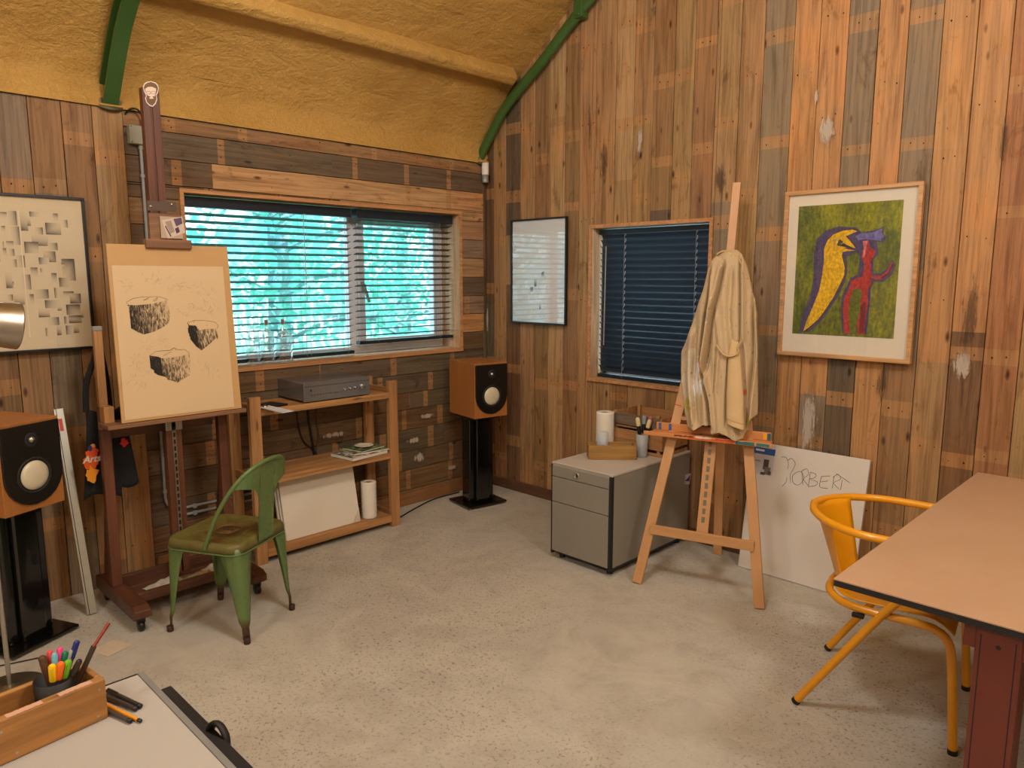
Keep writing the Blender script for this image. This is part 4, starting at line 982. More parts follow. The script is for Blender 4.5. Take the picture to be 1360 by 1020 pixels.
# --- junction box and conduits
M_pvcg = plain('grey_plastic', S(142, 140, 122), .55, var=.03)
M_pipe = plain('grey_conduit', S(138, 140, 138), .45, var=.03)
jb = thing('junction_box', 'grey electrical junction box high on the left wall by the easel mast', 'junction box', (.03, -2.45, 2.24))
q = MB().box((0, -2.497, 2.262), (.045, -2.405, 2.352)); obj('housing', q, M_pvcg, jb, bevel=.004)
q = MB()
for y in (-2.488, -2.414):
    for z in (2.27, 2.344): q.lathe([(.003, 0), (0, .001)], Matrix.Translation((.0455, y, z)) @ Matrix.Rotation(PI / 2, 4, 'Y'), 8)
obj('lid_screws', q, M_darkhole, jb)
q = MB(); q.lathe([(.011, 0), (.011, .022), (0, .022)], Matrix.Translation((.022, -2.441, 2.24)), 14); obj('cable_gland', q, M_pvcg, jb)
q = MB(); q.tube(catmull([(.03, -2.43, 2.35), (.035, -2.43, 2.40), (.04, -2.45, 2.43), (.03, -2.48, 2.43), (-.01, -2.50, 2.40)], 6), .005, 8); obj('cable', q, M_black, jb)
for k_, (y, ztop, zb, yend) in enumerate(((-2.441, 2.24, .335, -1.93), (-2.418, 2.225, .295, -1.93))):
    c_ = thing('conduit_pipe', ('grey conduit pipe down the left wall, rising straight into the junction box', 'grey conduit pipe down the left wall, with a bent top beside the junction box')[k_], 'pipe', (.02, y, .3), 0, 'grey conduit pipes')
    pts = [(.022, y, ztop), (.022, y, .42 if k_ == 0 else .40)]
    pts = [(.022, y, ztop), (.022, y, zb + .08)] + [(.022, y + .08 - .08 * math.cos(a), zb + .08 - .08 * math.sin(a)) for a in [PI / 2 * j / 6 for j in range(1, 7)]] + [(.022, yend, zb)]
    if k_ == 1: pts = [(.022, y - .012, ztop + .03), (.022, y - .004, ztop + .02)] + pts
    q = MB(); q.tube(pts, .008, 12); obj('pipe', q, M_pipe, c_)
    for z in (2.10, .99, .44):
        q = MB(); q.box((.018, y - .012, z), (.033, y + .012, z + .018)); obj('clip', q, M_pipe, c_, bevel=.002)
    q = MB(); q.box((.018, -2.30, zb - .012), (.033, -2.28, zb + .012)); obj('clip', q, M_pipe, c_, bevel=.002)
# --- sensor light in the corner
sn = thing('wall_spotlight', 'white and grey cylindrical spotlight high up in the room corner', 'light', (.035, -.055, 2.28))
q = MB(); q.lathe([(0, 2.34), (.024, 2.34), (.026, 2.345), (.026, 2.425), (0, 2.428)], Matrix.Translation((.035, -.053, 0)), 24); obj('upper_body', q, M_white, sn)
q = MB(); q.lathe([(0, 2.285), (.022, 2.285), (.0235, 2.29), (.0235, 2.339), (0, 2.34)], Matrix.Translation((.035, -.053, 0)), 24); obj('lower_body', q, M_grey, sn)

# --- pine rack under the window
rk = thing('pine_rack', 'low open pine shelving rack standing under the big window', 'shelf', (.17, -1.59, 0))
for x in (.300, .035):
    for y in (-2.046, -1.128):
        q = MB().box((x - .016, y - .032, 0), (x + .016, y + .032, .952 if x > .1 else .955)); obj('post', q, M_pine, rk, bevel=.002)
for z in (.845, .455, .045):
    if z > .1:
        q = MB().box((.03, -2.012, z), (.318, -1.162, z + .018)); q.box((.300, -2.012, z + .0185), (.316, -1.162, z + .036)); q.box((.02, -2.012, z + .0185), (.036, -1.162, z + .036)); q.box((.037, -2.012, z + .0185), (.299, -1.162, z + .034))
    else: q = MB().box((.298, -2.012, .036), (.316, -1.162, .082)); q.box((.02, -2.012, .036), (.036, -1.162, .082)); q.box((.037, -2.012, .062), (.297, -1.162, .080))
    obj('shelf', q, M_pine_y, rk, bevel=.0015)
for y in (-2.046, -1.128):
    for z in (.86, .46, .05):
        q = MB().box((.052, y - .010, z), (.283, y + .010, z + .045)); obj('side_rail', q, M_pine_x, rk, bevel=.002)
# amplifier
M_amp = plain('anthracite_metal', S(150, 154, 160), .24, .8, var=.02)
am = thing('amplifier', 'grey metal stereo amplifier with four knobs on the top shelf of the rack', 'amplifier', (.14, -1.53, .882))
q = MB().box((-.045, -1.745, .892), (.300, -1.305, .985 + .012)); obj('housing', q, M_amp, am, bevel=.003)
q = MB().box((.3005, -1.750, .888), (.312, -1.300, 1.000)); fp = obj('front_panel', q, M_amp, am, bevel=.002)
q = MB().box((.3121, -1.748, .974), (.3124, -1.302, .976)); obj('seam_line', q, M_black, fp)
for i_, (y, rr) in enumerate(((-1.478, .0085), (-1.442, .0085), (-1.405, .0085), (-1.355, .019))):
    q = MB(); q.lathe([(rr, 0), (rr, .010), (rr * .85, .014), (0, .0145)], Matrix.Translation((.312, y, .935 + .002 * i_)) @ Matrix.Rotation(PI / 2, 4, 'Y'), 24); obj('knob', q, M_amp, fp, label='large volume knob' if i_ == 3 else None)
q = MB()
for k_ in range(11): q.lathe([(.0035, 0), (.003, .002), (0, .002)], Matrix.Translation((.3121, -1.70 + .0195 * k_, .925)) @ Matrix.Rotation(PI / 2, 4, 'Y'), 8)
q.lathe([(.006, 0), (0, .001)], Matrix.Translation((.3121, -1.703, .952)) @ Matrix.Rotation(PI / 2, 4, 'Y'), 12)
obj('buttons', q, M_black, fp)
for x in (-.01, .27):
    for y in (-1.71, -1.34):
        q = MB(); q.lathe([(.014, .8815), (.014, .892)], Matrix.Translation((x, y, 0)), 14); obj('foot', q, M_black, am)
q = MB()
for x, z in ((.02, .93), (.26, .905)): q.lathe([(.005, 0), (0, .0015)], Matrix.Translation((x, -1.745, z)) @ Matrix.Rotation(PI / 2, 4, 'X'), 8)
obj('side_screws', q, M_steel, am)
# things beside the amplifier
q = MB().box((-.07, -.045, 0), (.07, .045, .010), M=Matrix.Translation((.235, -1.90, .8825)) @ Matrix.Rotation(.25, 4, 'Z')); obj('router_box', q, M_black, None, 'flat black box left of the amplifier on the top shelf', 'electronics', bevel=.003)
q = MB().box((-.11, -.033, 0), (.11, .033, .004), M=Matrix.Translation((.40, -1.972, .8885)) @ Matrix.Rotation(.14, 4, 'Z') @ Matrix.Rotation(.03, 4, 'Y')); obj('white_card', q, plain('bluish_white_card', S(214, 216, 222), .5), None, 'narrow white card sticking out from the left end of the top rack shelf', 'card')
q = MB(); q.lathe([(0, 0), (.015, 0), (.018, .006), (.016, .016), (.006, .02), (0, .02)], Matrix.Translation((.305, -1.985, .8825)), 16); obj('small_metal_cup', q, M_steel, None, 'tiny dark metal pot beside the white card on the rack', 'pot')
# magazines and plate on the middle shelf
mz = .4925
def book(name, lab, cx_, cy_, z, w, d, h, rz, cover, pages=S(214, 208, 196)):
    r = thing(name, lab, 'magazine', (cx_, cy_, z), rz, 'magazines on the middle shelf')
    q = MB().box((-w / 2, -d / 2, .001), (w / 2, d / 2, h - .0012)); obj('pages', q, plain('magazine_pages', pages, .7, var=.02), r, world=False)
    q = MB(); rr = random.Random(int(w * 1000)); 
    nx, ny = 9, 12
    for i_ in range(nx):
        for j_ in range(ny):
            c_ = rr.choice(cover); x_a = -w / 2 + w * i_ / nx; y_a = -d / 2 + d * j_ / ny
            q.add([(x_a, y_a, h), (x_a + w / nx, y_a, h), (x_a + w / nx, y_a + d / ny, h), (x_a, y_a + d / ny, h)], [(0, 1, 2, 3)], col=c_)
    q.box((-w / 2, -d / 2, h - .001), (w / 2, d / 2, h - .0002), col=S(180, 176, 168)); q.box((-w / 2, -d / 2, 0), (w / 2, d / 2, .0009), col=S(180, 176, 168))
    obj('cover', q, M_decal, r, world=False)
c1 = [S(60, 64, 70), S(150, 150, 140), S(90, 110, 60), S(170, 60, 50), S(60, 90, 150), S(200, 196, 186), S(120, 118, 100), S(206, 200, 190)]
c2 = [S(80, 96, 50), S(120, 130, 70), S(60, 70, 50), S(160, 150, 90), S(70, 100, 90)]
book('magazine', 'thick white-edged magazine at the bottom of the pile on the middle shelf', .215, -1.325, .4925, .21, .28, .018, .12, c1)
book('magazine', 'green-covered magazine in the middle of the pile under the plate', .19, -1.27, .511, .20, .25, .008, -.1, c2)
book('magazine', 'thin olive magazine on top of the pile directly under the plate', .175, -1.265, .5195, .17, .20, .006, .2, c2[::-1])
q = MB(); q.lathe([(0, .003), (.035, .003), (.05, .010), (.060, .013), (.061, .0155), (.049, .0145), (.034, .0075), (0, .0065)], Matrix.Translation((.175, -1.262, .5245)), 36)
obj('plate', q, plain('cream_crockery', S(224, 212, 190), .25), None, 'small round cream plate on the magazines in the pine rack', 'plate')
# canvases and paper roll on the bottom shelf
M_canvas = plain('primed_canvas', S(216, 208, 192), .8, var=.02, vs=60)
for k_ in range(3):
    q = MB(); xb = .275 - .022 * k_; lean = .075
    lo, hi = (-1.875 - .006 * k_, .0825), (-1.372 - .01 * k_, .445)
    vs = [V((xb, lo[0], lo[1])), V((xb, hi[0], lo[1])), V((xb - lean, hi[0], hi[1])), V((xb - lean, lo[0], hi[1]))]
    th_ = V((-.016, 0, 0)); vs += [p + th_ for p in vs]
    q.add(vs, [(0, 1, 2, 3), (7, 6, 5, 4), (0, 4, 5, 1), (1, 5, 6, 2), (2, 6, 7, 3), (3, 7, 4, 0)])
    cv = obj('stretched_canvas', q, M_canvas, None, ('blank white canvas at the front of the stack on the bottom rack shelf', 'second blank canvas, right behind the front one in the rack', 'rearmost blank canvas of the three in the rack')[k_], 'canvas', 'blank canvases in the rack', bevel=.001)
    if k_ == 0:
        q = MB(); pts = [(-1.372, .0835), (-1.372, .165), (-1.43, .0835)]
        q.add([V((xb - lean * (z - .0825) / .3625 + .0008, y, z)) for y, z in pts], [(0, 1, 2)], col=S(200, 188, 170))
        rr = random.Random(2)
        for _ in range(40):
            u, v = rr.random(), rr.random()
            if u + v > .9: continue
            y = -1.372 - .058 * u; z = .0835 + .08 * v; q.add([V((xb - lean * (z_ - .0825) / .3625 + .0012, y_, z_)) for y_, z_ in ((y, z), (y - .004, z + .001), (y - .003, z + .005))], [(0, 1, 2)], col=rr.choice([S(170, 60, 50), S(60, 50, 48), S(150, 130, 90)]))
        obj('corner_sticker', q, M_decal, cv, label='small speckled triangular corner sticker')
M_paperroll = plain('kitchen_paper', S(222, 214, 200), .9, var=.03, vs=40, bump=.5)
def roll(lab, x, y, z, r_=.055, h=.235):
    o_ = thing('paper_towel_roll', lab, 'paper roll', (x, y, z), 0, 'kitchen paper rolls')
    q = MB(); prof = [(.02, 0), (r_, 0)] + [(r_ + .0006 * math.sin(k_ * 1.9), h * k_ / 24) for k_ in range(1, 24)] + [(r_, h), (.02, h), (.019, h - .03), (.0185, 0.01)]
    q.lathe(prof, Matrix.Translation((x, y, z)), 32); obj('paper', q, M_paperroll, o_)
    q = MB(); q.lathe([(.0195, .002), (.0195, h - .002), (.0178, h - .002), (.0178, .002)], Matrix.Translation((x, y, z)), 20); obj('cardboard_core', q, plain('cardboard', S(150, 120, 84), .8), o_)
roll('white kitchen paper roll standing on the bottom shelf of the pine rack', .245, -1.285, .081, .048, .235)
# cables
def cable(lab, pts, r_=.004, name='cable', mat=M_black, cat='cable', grp=None): 
    q = MB(); q.tube(catmull(pts, 8), r_, 8); return obj(name, q, mat, None, lab, cat, grp)
cable('black cable looping down behind the rack from the amplifier, left strand', [(-.0 + .012, -1.62, .88), (.008, -1.63, .75), (.010, -1.60, .60), (.012, -1.53, .52), (.010, -1.50, .46), (.012, -1.50, .25), (.012, -1.45, .05), (.03, -1.40, .006)], .0045, grp='cables behind the rack')
cable('thick dark cable hanging straight down behind the rack from the amplifier', [(.012, -1.56, .88), (.009, -1.55, .7), (.009, -1.53, .55), (.009, -1.52, .40), (.009, -1.52, .12)], .007, grp='cables behind the rack')
cable('brownish cable slanting behind the rack, the right-hand strand', [(.011, -1.47, .88), (.009, -1.50, .75), (.010, -1.49, .6), (.010, -1.52, .46), (.010, -1.53, .2)], .0045, mat=plain('brown_cable', S(74, 54, 46), .6), grp='cables behind the rack')
cable('black cable lying on the floor from the rack to the corner loudspeaker stand', [(.02, -1.40, .0055), (.12, -1.42, .0055), (.215, -1.30, .0055), (.222, -1.17, .0055), (.215, -1.05, .0055), (.15, -.89, .0055), (.10, -.76, .0055), (.055, -.62, .0055), (.045, -.50, .0055), (.05, -.35, .0055)], .0045)
# bottles on the sill
M_bglass = glass_mat('clear_bottle_glass', 0.12, 1.0)
M_cork = plain('cork', S(150, 104, 72), .8)
for k_, y in enumerate((-1.872, -1.782, -1.676)):
    r = thing('glass_bottle', ('left, next to the drawing board', 'middle', 'right')[k_] and ('clear square glass bottle on the sill, nearest the drawing board', 'clear square glass bottle with cork, middle one on the sill', 'clear square glass bottle with cork, rightmost on the sill')[k_], 'bottle', (-.035, y, 1.0865), 0, 'glass bottles on the window sill')
    q = MB(); w = .037 if k_ < 2 else .045; prof = [(w * .96, 0), (w, .004), (w, .15), (w * .9, .175), (.014, .215), (.013, .235), (.016, .237), (.016, .247), (.010, .247), (.010, .21), (w * .8, .172), (w * .9, .15), (w * .9, .008), (.001, .008)]
    def sq_(p):
        return p
    q.lathe(prof, None, 24, world=None) if False else q.lathe(prof, None, 24)
    # squarish section
    nv = []
    for p in q.v:
        rr = math.hypot(p.x, p.y)
        if rr > .02:
            k2 = min(1, (rr - .02) / .015); m_ = max(abs(p.x), abs(p.y)) / rr; s_ = lerp(1, 1 / m_ if m_ else 1, k2 * .8) ; nv.append(V((p.x * s_ * .92, p.y * s_ * .92, p.z)))
        else: nv.append(p)
    q.v = nv
    obj('bottle_glass', q, M_bglass, r, world=False)
    if k_ > 0:
        q = MB(); q.lathe([(.009, .232), (.0098, .25), (.010, .262), (0, .262)], None, 14); obj('cork', q, M_cork, r, world=False)
# loose papers on the easel base
for k_, (x, y, rz, c_) in enumerate(((.38, -2.62, .3, (196, 190, 178)), (.40, -2.46, -.25, (180, 160, 130)), (.36, -2.35, .5, (206, 200, 188)))):
    q = MB(); Mx = Matrix.Translation((x, y, .0785 + .0135 * 0)) @ Matrix.Rotation(rz, 4, 'Z')
    q.grid(lambda u, v: Mx @ V(((u - .5) * .07, (v - .5) * .15, .004 + .016 * abs(math.sin(u * 5 + v * 7)) * v)), 8, 12)
    obj('crumpled_paper', q, plain('scrap_paper', S(*c_), .85, var=.1), None, ('pale crumpled paper scrap on the easel base, nearest the left foot', 'brownish crumpled paper scrap in the middle of the easel base', 'white crumpled paper scrap on the easel base, nearest the right foot')[k_], 'paper', 'paper scraps on the easel base', solid=.0006)
q = MB(); q.box((-.055, -.06, 0), (.055, .05, .0008), M=Matrix.Translation((.715, -2.955, .0005)) @ Matrix.Rotation(.35, 4, 'Z')); q.box((-.05, -.06, .001), (.06, .05, .0018), M=Matrix.Translation((.72, -2.95, .0005)) @ Matrix.Rotation(.28, 4, 'Z'))
obj('folded_paper', q, plain('floor_paper', S(198, 184, 162), .8), None, 'small folded sheet of paper lying on the floor before the left speaker stand', 'paper')

# ================================================================ green metal chair
t = NT('chipped_green_paint')
c = t.coord('Object')
n1 = t.noise(c, 6, 5, .6, .5); n2 = t.noise(c, 45, 4, .7); sep = t.n('SeparateXYZ', Vector=t.coord('Object'))
zz = sep.outputs[2]
col = t.mix(t.ramp(n1, [(.35, 0.), (.7, 1.)]), S(88, 118, 70), S(104, 122, 68))
col = t.mix(t.ramp(n2, [(.62, 0.), (.7, .8)]), col, S(92, 64, 36))
col = t.mix(t.ramp(t.math('ADD', zz, t.math('MULTIPLY', t.math('SUBTRACT', n1, .5), .12)), [(.07, 1.), (.115, 0.)]), col, S(74, 48, 30))
t.set(Base__Color=col, Roughness=t.ramp(n2, [(.4, .32), (.7, .6)]), Metallic=0.1); t.bump(n2, .15, .002); M_gch = t.mat
t = NT('rust_worn_seat_paint'); c = t.coord('Object')
n1 = t.noise(c, 9, 5, .65, .8); n2 = t.noise(c, 60, 4, .7)
col = t.mix(t.ramp(n1, [(.3, 0.), (.6, 1.)]), S(110, 108, 52), S(96, 88, 44))
rr_ = t.n('VectorMath', _operation='LENGTH', i0=t.coord('Object', (1.0, 1.0, 0))).outputs['Value']
k = t.math('SUBTRACT', t.math('ADD', n1, t.math('MULTIPLY', n2, .3)), t.math('MULTIPLY', rr_, 2.2))
col = t.mix(t.ramp(k, [(.33, 0.), (.5, .85)]), col, S(92, 62, 28))
t.set(Base__Color=col, Roughness=.5); t.bump(n2, .3, .002); M_gseat = t.mat
CG = (.843, -2.464)
gc = thing('metal_chair', 'old green enamelled metal chair with rusty seat facing the tall easel', 'chair', (CG[0], CG[1], 0), math.radians(-151.8))
def rsq(a, r_, n=6, cx_=0, cy_=0):
    out = []
    for sx, sy, st_ in ((1, 1, 0), (-1, 1, 1), (-1, -1, 2), (1, -1, 3)):
        for k in range(n + 1):
            t_ = PI / 2 * (st_ + k / n); out.append((cx_ + sx * (a - r_) + r_ * math.cos(t_), cy_ + sy * (a - r_) + r_ * math.sin(t_)))
    return out
q = MB(); rings = []
for a, z, rr in ((.05, .4385, .03), (.11, .4385, .05), (.155, .441, .055), (.172, .4475, .06), (.182, .449, .06), (.190, .444, .06), (.194, .432, .06), (.194, .405, .06)):
    rings.append([V((x, y, z)) for x, y in rsq(a, rr)])
m = len(rings[0])
vs = [p for r_ in rings for p in r_]
q.add(vs, [tuple(range(m))], smooth=True)
q.add(vs, [(i * m + j, i * m + (j + 1) % m, (i + 1) * m + (j + 1) % m, (i + 1) * m + j)[::-1] for i in range(len(rings) - 1) for j in range(m)], smooth=True)
# lift the slightly crowned front/back edges
q.v = [V((p.x, p.y, p.z + .004 * math.cos(p.y * 8))) for p in q.v]
seat = obj('seat', q, M_gseat, gc, world=False, solid=.002)
q = MB()
for k in range(3): q.lathe([(.006, 0), (0, .0003)], Matrix.Translation((.02 - .022 * k, .0, .4455)), 10)
obj('drain_holes', q, M_darkhole, seat, world=False)
q = MB(); rim = rsq(.195, .06, 6); q.tube([V((x, y, .404)) for x, y in rim], .004, 6, closed=True); obj('seat_bead', q, M_gch, seat, world=False)
for sx, sy in ((1, 1), (1, -1), (-1, -1), (-1, 1)):
    q = MB(); N_ = 16; rows_ = []
    for i in range(N_ + 1):
        t_ = i / N_; z = lerp(.43, .018, t_)
        cx_ = sx * lerp(.186, .2085, t_ ** .8); cy_ = sy * lerp(.184, .178, t_)
        w = lerp(.108, .022, t_ ** .7); 
        if t_ > .82: w = .021
        rad = min(w * .75, .03)
        ring = []
        # wing along -x, rounded corner, wing along -y
        ring.append((cx_ - sx * w, cy_ - sy * .004 * 0, z)); ring.append((cx_ - sx * (w + rad) / 2, cy_, z))
        for k in range(7):
            a = PI / 2 * k / 6; ring.append((cx_ - sx * rad + sx * rad * math.sin(a), cy_ - sy * rad + sy * rad * math.cos(a), z))
        ring.append((cx_, cy_ - sy * (w + rad) / 2, z)); ring.append((cx_, cy_ - sy * w, z))
        rows_.append(ring)
    m = len(rows_[0]); vs = [V(p) for r_ in rows_ for p in r_]
    q.add(vs, [(i * m + j, i * m + j + 1, (i + 1) * m + j + 1, (i + 1) * m + j) for i in range(N_) for j in range(m - 1)], smooth=True)
    lg = obj('leg', q, M_gch, gc, world=False, solid=.0028)
    q = MB(); q.lathe([(0, 0), (.013, 0), (.0145, .004), (.0145, .026), (.011, .028), (0, .028)], Matrix.Translation((sx * .2045, sy * .174, 0)), 16); obj('foot_cap', q, plain('rusty_foot', S(58, 36, 26), .7, var=.2), lg, world=False)
BK = [(-.03, .198, .425), (-.05, .200, .47), (-.10, .200, .575), (-.155, .190, .67), (-.205, .155, .745), (-.235, .09, .785), (-.245, 0, .798)]
bk = catmull([V(p) for p in BK] + [V((x, -y, z)) for x, y, z in BK[-2::-1]], 8)
q = MB(); q.tube(bk, .0095, 12); obj('back_tube', q, M_gch, gc, world=False)
# splat: narrow at the seat, flaring along the tube at the top
half = [(.056, .425), (.056, .50), (.058, .58), (.066, .635), (.085, .67), (.115, .69), (.15, .70)]
def tube_at_y(y):
    best = None
    for p in bk:
        if p.y >= 0:
            d = abs(p.y - abs(y))
            if best is None or d < best[0]: best = (d, p)
    return best[1]
q = MB()
def splat(u, v):
    y = (u * 2 - 1) * .185
    tp = tube_at_y(y); zt = tp.z
    # lower boundary height of the sheet at this |y|
    ay = abs(y)
    if ay <= .056: zb = .42
    else:
        zb = interp([(.056, .60), (.062, .635), (.075, .66), (.1, .682), (.14, .692), (.185, .70)], ay)
    zb = min(zb, zt - .002)
    z = lerp(zb, zt, v)
    # depth: lower part stands on the back edge of the seat, upper follows the tube
    x = lerp(interp([(.42, -.200), (.55, -.208), (.70, -.224), (.80, -.244)], z), tp.x, min(1, max(0, (ay - .05) / .13)) if ay > .05 else max(0, (z - .6) / .2) * .0)
    if v > .98: x = tp.x
    return (x, y, z)
NU = 46; us = sorted(set([i / NU for i in range(NU + 1)] + [.5 - .0565 / .37, .5 + .0565 / .37, .5 - .0559 / .37, .5 + .0559 / .37])); vs = []; 
for u in us:
    for j in range(25): vs.append(V(splat(u, j / 24)))
q.add(vs, [(i * 25 + j, (i + 1) * 25 + j, (i + 1) * 25 + j + 1, i * 25 + j + 1) for i in range(len(us) - 1) for j in range(24)], smooth=True)
obj('back_splat', q, M_gch, gc, world=False, solid=.002)

# ================================================================ yellow armchair
M_yel = plain('yellow_enamel', S(222, 150, 10), .3, var=.02, coat=.3)
M_rub = plain('black_rubber', S(20, 18, 18), .6)
yc = thing('metal_armchair', 'yellow tubular metal armchair tucked under the table', 'chair', (3.235, -.990, 0), math.radians(8.5))
W_ = .235
RA = .0145
arm = [(.225, W_ - .01, .645), (.205, W_ + .005, .685), (.15, W_ + .018, .703), (.05, W_ + .024, .706), (-.08, W_ + .016, .708), (-.19, W_ - .045, .712), (-.26, W_ - .14, .716), (-.285, 0, .718)]
# rear leg carries on from the arm: down and backwards to the floor
for s_ in (1, -1):
    pts = [V((-.25, s_ * .248, .012)), V((-.14, s_ * .246, .185)), V((.04, s_ * .243, .46)), V((.17, s_ * .238, .615))]
    a_ = [V((x, s_ * y, z)) for x, y, z in arm]
    q = MB(); q.tube(catmull([pts[0], pts[1], pts[2], pts[3]] + a_[1:], 8), RA, 14); obj('arm_and_rear_leg', q, M_yel, yc, world=False)
    q = MB(); d = (pts[1] - pts[0]).normalized(); q.tube([pts[0] - d * .006, pts[0] + d * .008], .0158, 12); obj('foot_cap', q, M_rub, yc, world=False)
    pf = [V((.262, s_ * .243, .012)), V((.238, s_ * .240, .30)), V((.222, s_ * .238, .385)), V((.185, s_ * .234, .418)), V((.12, s_ * .230, .425)), V((-.02, s_ * .228, .425)), V((-.12, s_ * .20, .425)), V((-.185, s_ * .11, .425)), V((-.20, 0, .425))]
    q = MB(); q.tube(catmull(pf, 8), RA, 14); obj('seat_rail_and_front_leg', q, M_yel, yc, world=False)
    q = MB(); q.tube([pf[0] - V((0, 0, .012)), pf[0] + V((0, 0, .006))], .0158, 12); obj('foot_cap', q, M_rub, yc, world=False)
q = MB()
def yseat(u, v):
    # v from the back to the waterfall front
    x = lerp(-.178, .235, v); half_ = .205 if x > -.06 else .205 * math.sqrt(max(.02, 1 - ((x + .06) / .125) ** 2))
    y = (u * 2 - 1) * half_; z = .446 - .010 * math.cos(y * 7) * (1 - v)
    if x > .15: z -= ((x - .15) / .085) ** 2 * .045
    return (x, y, z)
q.grid(yseat, 24, 30); obj('seat', q, M_yel, yc, world=False, solid=.003)
q = MB()
def ysplat(u, v):
    a = (u * 2 - 1); top = v; z = lerp(.435, .715, v); hw = lerp(.12, .165, v)
    y = a * hw; x = lerp(-.178 + .05 * a * a, -.272 + .085 * a * a, v)
    return (x, y, z)
q.grid(ysplat, 20, 14); obj('back_splat', q, M_yel, yc, world=False, solid=.003)
for x in (-.06,):
    q = MB().box((x - .02, -.243, .395), (x + .02, -.225, .411)); obj('stacking_pad', q, M_rub, yc, world=False, bevel=.003)

# ================================================================ table with red steel legs
t = NT('worn_laminate'); c = t.coord('Object')
n1 = t.noise(c, 2.2, 4, .6, .5); n2 = t.noise(t.coord('Object', (30, 6, 30)), 1, 4, .6)
v = t.n('TexVoronoi', Vector=t.coord('Object', (5, 5, 5))); v.inputs['Scale'].default_value = 1
col = t.mix(t.ramp(n1, [(.35, 0.), (.65, 1.)]), S(176, 142, 112), S(182, 149, 120)); col = t.mix(t.ramp(n2, [(.5, 0.), (.8, .35)]), col, S(180, 136, 104))
col = t.mix(t.ramp(v.outputs[0], [(.02, .8), (.035, 0.)]), col, S(96, 66, 48))
t.set(Base__Color=col, Roughness=.42); M_lam = t.mat
M_red = plain('red_oxide_paint', S(104, 46, 34), .4, var=.05, vs=8)
tb_ = thing('work_table', 'long table with pinkish-tan top and red steel legs at the right', 'table', (3.9, -1.0, 0))
TX0, TX1, TY0, TY1 = 3.325, 4.55, -1.805, -.195
q = MB().box((TX0, TY0, .7465), (TX1, TY1, .752)); obj('table_top', q, M_lam, tb_, bevel=.0015)
q = MB().box((TX0 + .001, TY0 + .001, .729), (TX1 - .001, TY1 - .001, .7462)); obj('black_edge', q, M_blackm, tb_, bevel=.001)
q = MB()
for y in (TY0 + .04, TY1 - .12): q.box((TX0 + .32, y, .655), (TX1 - .1, y + .06, .7215))
q.box((3.70, TY0 + .11, .665), (3.75, TY1 - .13, .7215))
obj('under_frame', q, M_red, tb_, bevel=.002)
for x in (3.672, 4.40):
    for y in (TY0 + .035, TY1 - .135):
        q = MB().box((x, y, 0), (x + .103, y + .10, .6548 if 0 else .7215))
        lg = obj('leg', q, M_red, tb_, bevel=.006)
        q = MB(); q.box((x + .012, y - .0006, .01), (x + .0145, y + .0003, .70)); q.box((x + .088, y - .0006, .01), (x + .0905, y + .0003, .70)); obj('seam_line', q, M_blackm, lg)
        q = MB(); q.lathe([(.006, 0), (0, .0004)], Matrix.Translation((x + .052, y - .0004, .676)) @ Matrix.Rotation(PI / 2, 4, 'X'), 12); obj('bolt_hole', q, M_black, lg)

# ================================================================ filing pedestal and what stands on it
t = NT('grey_cabinet_paint'); c = t.coord('Object'); n1 = t.noise(c, 3, 5, .6, .6)
t.set(Base__Color=t.mix(n1, S(126, 122, 112), S(140, 136, 127)), Roughness=.42); M_cab = t.mat
M_cabtop = plain('worn_pale_cabinet_top', S(190, 182, 172), .5, var=.05, vs=5)
fc = thing('filing_cabinet', 'grey metal drawer pedestal with rounded front edge beside the wooden easel', 'cabinet', (1.598, -.43, 0))
X0, X1, Y0, Y1 = 1.388, 1.808, -.80, -.045
q = MB().box((X0, Y0, .045), (X1, Y1, .553)); obj('body', q, M_cab, fc, bevel=.003)
q = MB().box((X0 - .002, Y0 - .02, .5535), (X1 + .002, Y1, .567)); obj('top_panel', q, M_cabtop, fc, bevel=.003)
for k_, (z0_, z1_) in enumerate(((.05, .339), (.343, .486), (.490, .552))):
    q = MB()
    if k_ < 2: q.box((X0 + .010, Y0 - .030, z0_), (X1 - .014, Y0 - .001, z1_))
    else:
        q.prism([(Y0 - .030, z0_), (Y0 - .001, z0_), (Y0 - .001, .566), (Y0 - .018, .566), (Y0 - .030, .548)], X0 + .010, X1 - .014, Matrix(((0, 0, 1, 0), (1, 0, 0, 0), (0, 1, 0, 0), (0, 0, 0, 1))))
    d_ = obj('drawer_front', q, M_cab, fc, bevel=.0015)
    if k_ == 2:
        q = MB(); q.lathe([(.018, 0), (.018, .004), (.014, .005), (.013, .003), (0, .003)], Matrix.Translation((1.575, Y0 - .030, .520)) @ Matrix.Rotation(PI / 2, 4, 'X'), 24); lk = obj('lock', q, M_steel, d_)
        q = MB().box((1.573, Y0 - .0345, .514), (1.577, Y0 - .0332, .526)); obj('key_slot', q, M_black, lk)
for x0_, x1_ in ((X0 - .001, X0 + .008), (X1 - .012, X1 + .001)):
    q = MB().box((x0_, Y0 - .028, .03), (x1_, Y0 - .0005, .556)); obj('side_grip', q, M_blackm, fc, bevel=.002)
q = MB()
for x in (X0 + .04, X1 - .04):
    for y in (Y0 + .03, Y1 - .06): q.lathe([(.018, 0), (.018, .045)], Matrix.Translation((x, y, 0)), 12)
obj('feet', q, M_black, fc)
q = MB().box((X0 + .005, Y0, .028), (X1 - .005, Y1 - .005, .0445)); obj('plinth', q, M_black, fc)
q = MB(); sx = X1 + .0012
disc_poly(q, [(-.105, .372), (-.045, .358), (-.030, .425), (-.090, .430)], sx, S(196, 190, 200)); disc_poly(q, [(-.100, .392), (-.047, .378), (-.036, .418), (-.070, .400)], sx + .0003, S(44, 48, 120)); disc_poly(q, [(-.098, .372), (-.088, .370), (-.090, .395)], sx + .0005, S(170, 60, 50))
